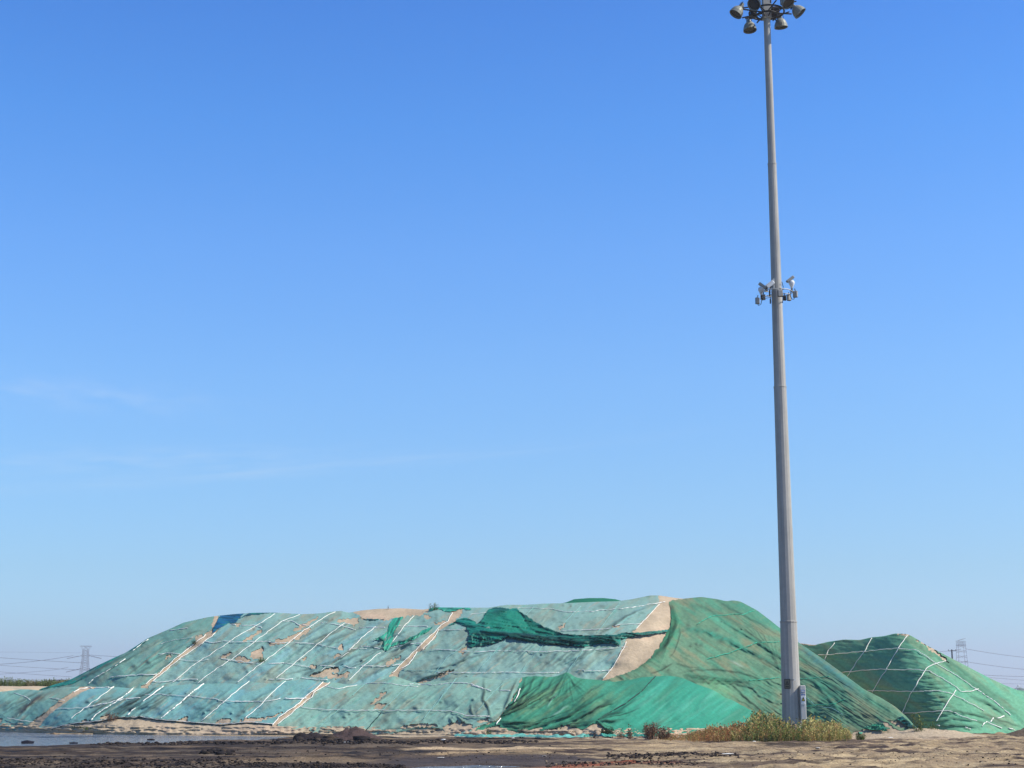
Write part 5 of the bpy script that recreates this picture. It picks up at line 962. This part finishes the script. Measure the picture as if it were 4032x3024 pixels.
# ------------------------------------------------------------------ pylons and lines
def pylon(u, v_top, v_ground, Y, half_b, half_t, label, style, lean=0):
    H = (float(tau(v_top))-float(tau(HOR)))*Y+CAMZ; X = float(kx(u, 2700)*Y); t_ = .10
    e_ = empty('pylon', (X, Y, 0), label, 'electricity pylon', 'electricity pylons on the horizon')
    def hw(z): return np.interp(z, [0, H*.72, H*.90, H], [half_b, half_t*1.15, half_t, half_t])
    lv = np.concatenate([np.linspace(0, H*.5, 7), np.linspace(H*.5, H*.93, 10)[1:]]); m_ = MB(); cor = [(-1, -1), (1, -1), (1, 1), (-1, 1)]
    for i in range(len(lv)-1):
        a, b_ = hw(lv[i]), hw(lv[i+1])
        for j in range(4):
            p, q = cor[j], cor[(j+1) % 4]; m_.bar((p[0]*a, p[1]*a, lv[i]), (p[0]*b_, p[1]*b_, lv[i+1]), t_*1.5, n=4)
            if not style and i % 2: continue
            m_.bar((p[0]*a, p[1]*a, lv[i]), (q[0]*b_, q[1]*b_, lv[i+1]), t_, n=4); m_.bar((q[0]*a, q[1]*a, lv[i]), (p[0]*b_, p[1]*b_, lv[i+1]), t_, n=4)
            pass
    m_.build('lattice_tower', M_pyl, e_)
    a = MB(); zt_ = H; w2 = 4.6 if style else 3.6
    zb_ = H*.93
    for y in (-half_t, half_t):
        a.bar((-w2, y, zt_), (w2, y, zt_+lean), t_*1.4, n=4)
        if style: a.bar((-half_t, y, zb_), (-w2, y, zt_), t_, n=4); a.bar((half_t, y, zb_), (w2, y, zt_+lean), t_, n=4); a.bar((-half_t, y, zb_), (half_t, y, zt_), t_, n=4); a.bar((half_t, y, zb_), (-half_t, y, zt_), t_, n=4)
        else:
            a.bar((-w2, y, zb_-.5), (w2, y, zb_-.5), t_*1.2, n=4)
            for k_ in range(8): x0 = -w2+k_*w2/4; a.bar((x0, y, zb_-.5), (x0+w2/4, y, zt_), t_, n=4); a.bar((x0+w2/4, y, zb_-.5), (x0, y, zt_), t_, n=4)
    a.build('top_crossarm', M_pyl, e_)
    lvls = [.80, .54, .30] if style else [.62, .42, .2]
    for f in lvls:
        c_ = MB(); z = H*f; L_ = 5.5 if style else hw(z)+1.6
        for y in (-hw(z), hw(z)): c_.bar((-L_, 0, z), (-hw(z), y, z+.9), t_, n=4); c_.bar((L_, 0, z), (hw(z), y, z+.9), t_, n=4); c_.bar((-L_, 0, z), (L_, 0, z), t_, n=4)
        c_.build('crossarm', M_pyl, e_)
        if style:
            for s in (-1, 1): MB().bar((s*L_, 0, z), (s*(L_+10), -4, z-2.2 if f > .6 else z-2.6), .34, n=5).build('insulator_string', M_wire, e_)
    return X, Y, H, lvls
pA = pylon(330, 2544, 2735, 1400, 5.2, 2.2, 'lattice pylon at the left with flared top arms, half hidden by the net slope', True)
pB = pylon(3793, 2524, 2735, 1400, 5.6, 3.2, 'lattice pylon at the right with boxy head, rising behind the right heap', False, 2.2)
def wire(pts, label, r=.26):
    P = np.array([at(*p) for p in pts]); s = np.linspace(0, 1, len(P)); t = np.linspace(0, 1, 40)
    from numpy import interp
    # smooth through the points with a quadratic sag
    co = [np.polyfit(s, P[:, k_], min(2, len(P)-1)) for k_ in range(3)]; Q = np.stack([np.polyval(c_, t) for c_ in co], -1)
    o = MB().tube(Q, r*.8, 4).build('power_line', M_wire); return tag(o, label, 'power line', 'power lines on the horizon')
z1 = lambda x, y: (x*.226, 2450+y*.226)
def wl(*p): return [(*z1(a, b_), 1400) for a, b_ in p]
wire(wl((-900, 760), (-200, 745), (700, 672), (1250, 582)), 'left wire climbing to the upper arm of the left pylon')
wire(wl((-400, 590), (0, 615), (700, 668), (1500, 712)), 'left wire crossing behind the upper arm of the left pylon')
wire(wl((-700, 700), (0, 745), (700, 800), (1400, 830)), 'left wire passing at the middle of the left pylon', .2)
wire(wl((-500, 930), (400, 885), (900, 825), (1200, 782)), 'left wire climbing to the middle arm of the left pylon', .2)
wire(wl((-700, 810), (0, 855), (700, 925), (1250, 950)), 'lowest left wire just above the far bushes', .2)
wire(wl((1560, 568), (1700, 580), (2050, 600), (2500, 620)), 'short wire from the left pylon to the netted slope', .24)
wire(wl((-300, 520), (500, 522), (1400, 535)), 'faintest upper wire left of the left pylon', .09)
z2 = lambda x, y: (3650+x*.193, 2480+y*.193)
def wr_(*p): return [(*z2(a, b_), 1400) for a, b_ in p]
wire(wr_((800, 385), (1300, 480), (2100, 570), (2600, 610)), 'right upper wire falling away from the right pylon')
wire(wr_((800, 645), (1300, 735), (2100, 810), (2600, 850)), 'right middle wire falling away from the right pylon')
wire(wr_((1000, 905), (1400, 940), (2100, 950), (2600, 950)), 'nearly level right wire above the net slope', .26)
wire(wr_((1200, 970), (1600, 1000), (2100, 1040), (2600, 1090)), 'lower right wire slanting to the picture edge', .2)
wire(wr_((1300, 1090), (1700, 1100), (2100, 1105), (2600, 1110)), 'lowest right wire just above the net slope', .16)
wire(wr_((250, 445), (480, 425), (700, 392)), 'short wire between the dark pole and the right pylon', .22)
q = at(3757.5, 2735, 330); up_ = empty('utility_pole', (q[0], 330, 0), 'dark utility pole with a short crossarm left of the right pylon', 'utility pole'); ht = CAMZ+float(tau(2557))*330
MB().bar((0, 0, 0), (0, 0, ht), .20, .15, 8).build('shaft', M_wood, up_); MB().box((0, -.2, ht-.32), (.85, .05, .06)).build('crossarm', M_wood, up_)
for s in (-.8, .8): MB().bar((s, -.2, ht-.28), (s, -.2, ht+.02), .05).build('insulator', M_wood, up_)
q = at(4003, 2735, 420); sl = empty('street_lamp', (q[0], 420, 0), 'tiny white street lamp far away at the right edge above the net', 'street lamp'); ht = CAMZ+float(tau(2700))*420
MB().bar((0, 0, 0), (.0, 0, ht-.6), .10, n=6).build('post', M_white, sl); MB().bar((0, 0, ht-.6), (.5, 0, ht), .08, n=6).build('arm', M_white, sl); MB().lathe([(.1, -.16), (.3, -.05), (.3, .08), (.08, .2)], (.6, 0, ht+.0), n=12).build('lamp_head', M_white, sl)

# ------------------------------------------------------------------ haze
hz = MB().box((0, 1900, 60), (4100, 2335, 62)).build('haze', None); tag(hz, kind='stuff')
hm = bpy.data.materials.new('haze'); hm.use_nodes = True; t = hm.node_tree; t.nodes.clear(); o_ = t.nodes.new('ShaderNodeOutputMaterial'); pv = t.nodes.new('ShaderNodeVolumePrincipled')
pv.inputs['Color'].default_value = (.88, .92, 1, 1); pv.inputs['Density'].default_value = .00036; pv.inputs['Anisotropy'].default_value = .2
t.links.new(pv.outputs[0], o_.inputs['Volume']); hz.data.materials.append(hm)
tag(hz, 'thin pale haze in the air over the yard')
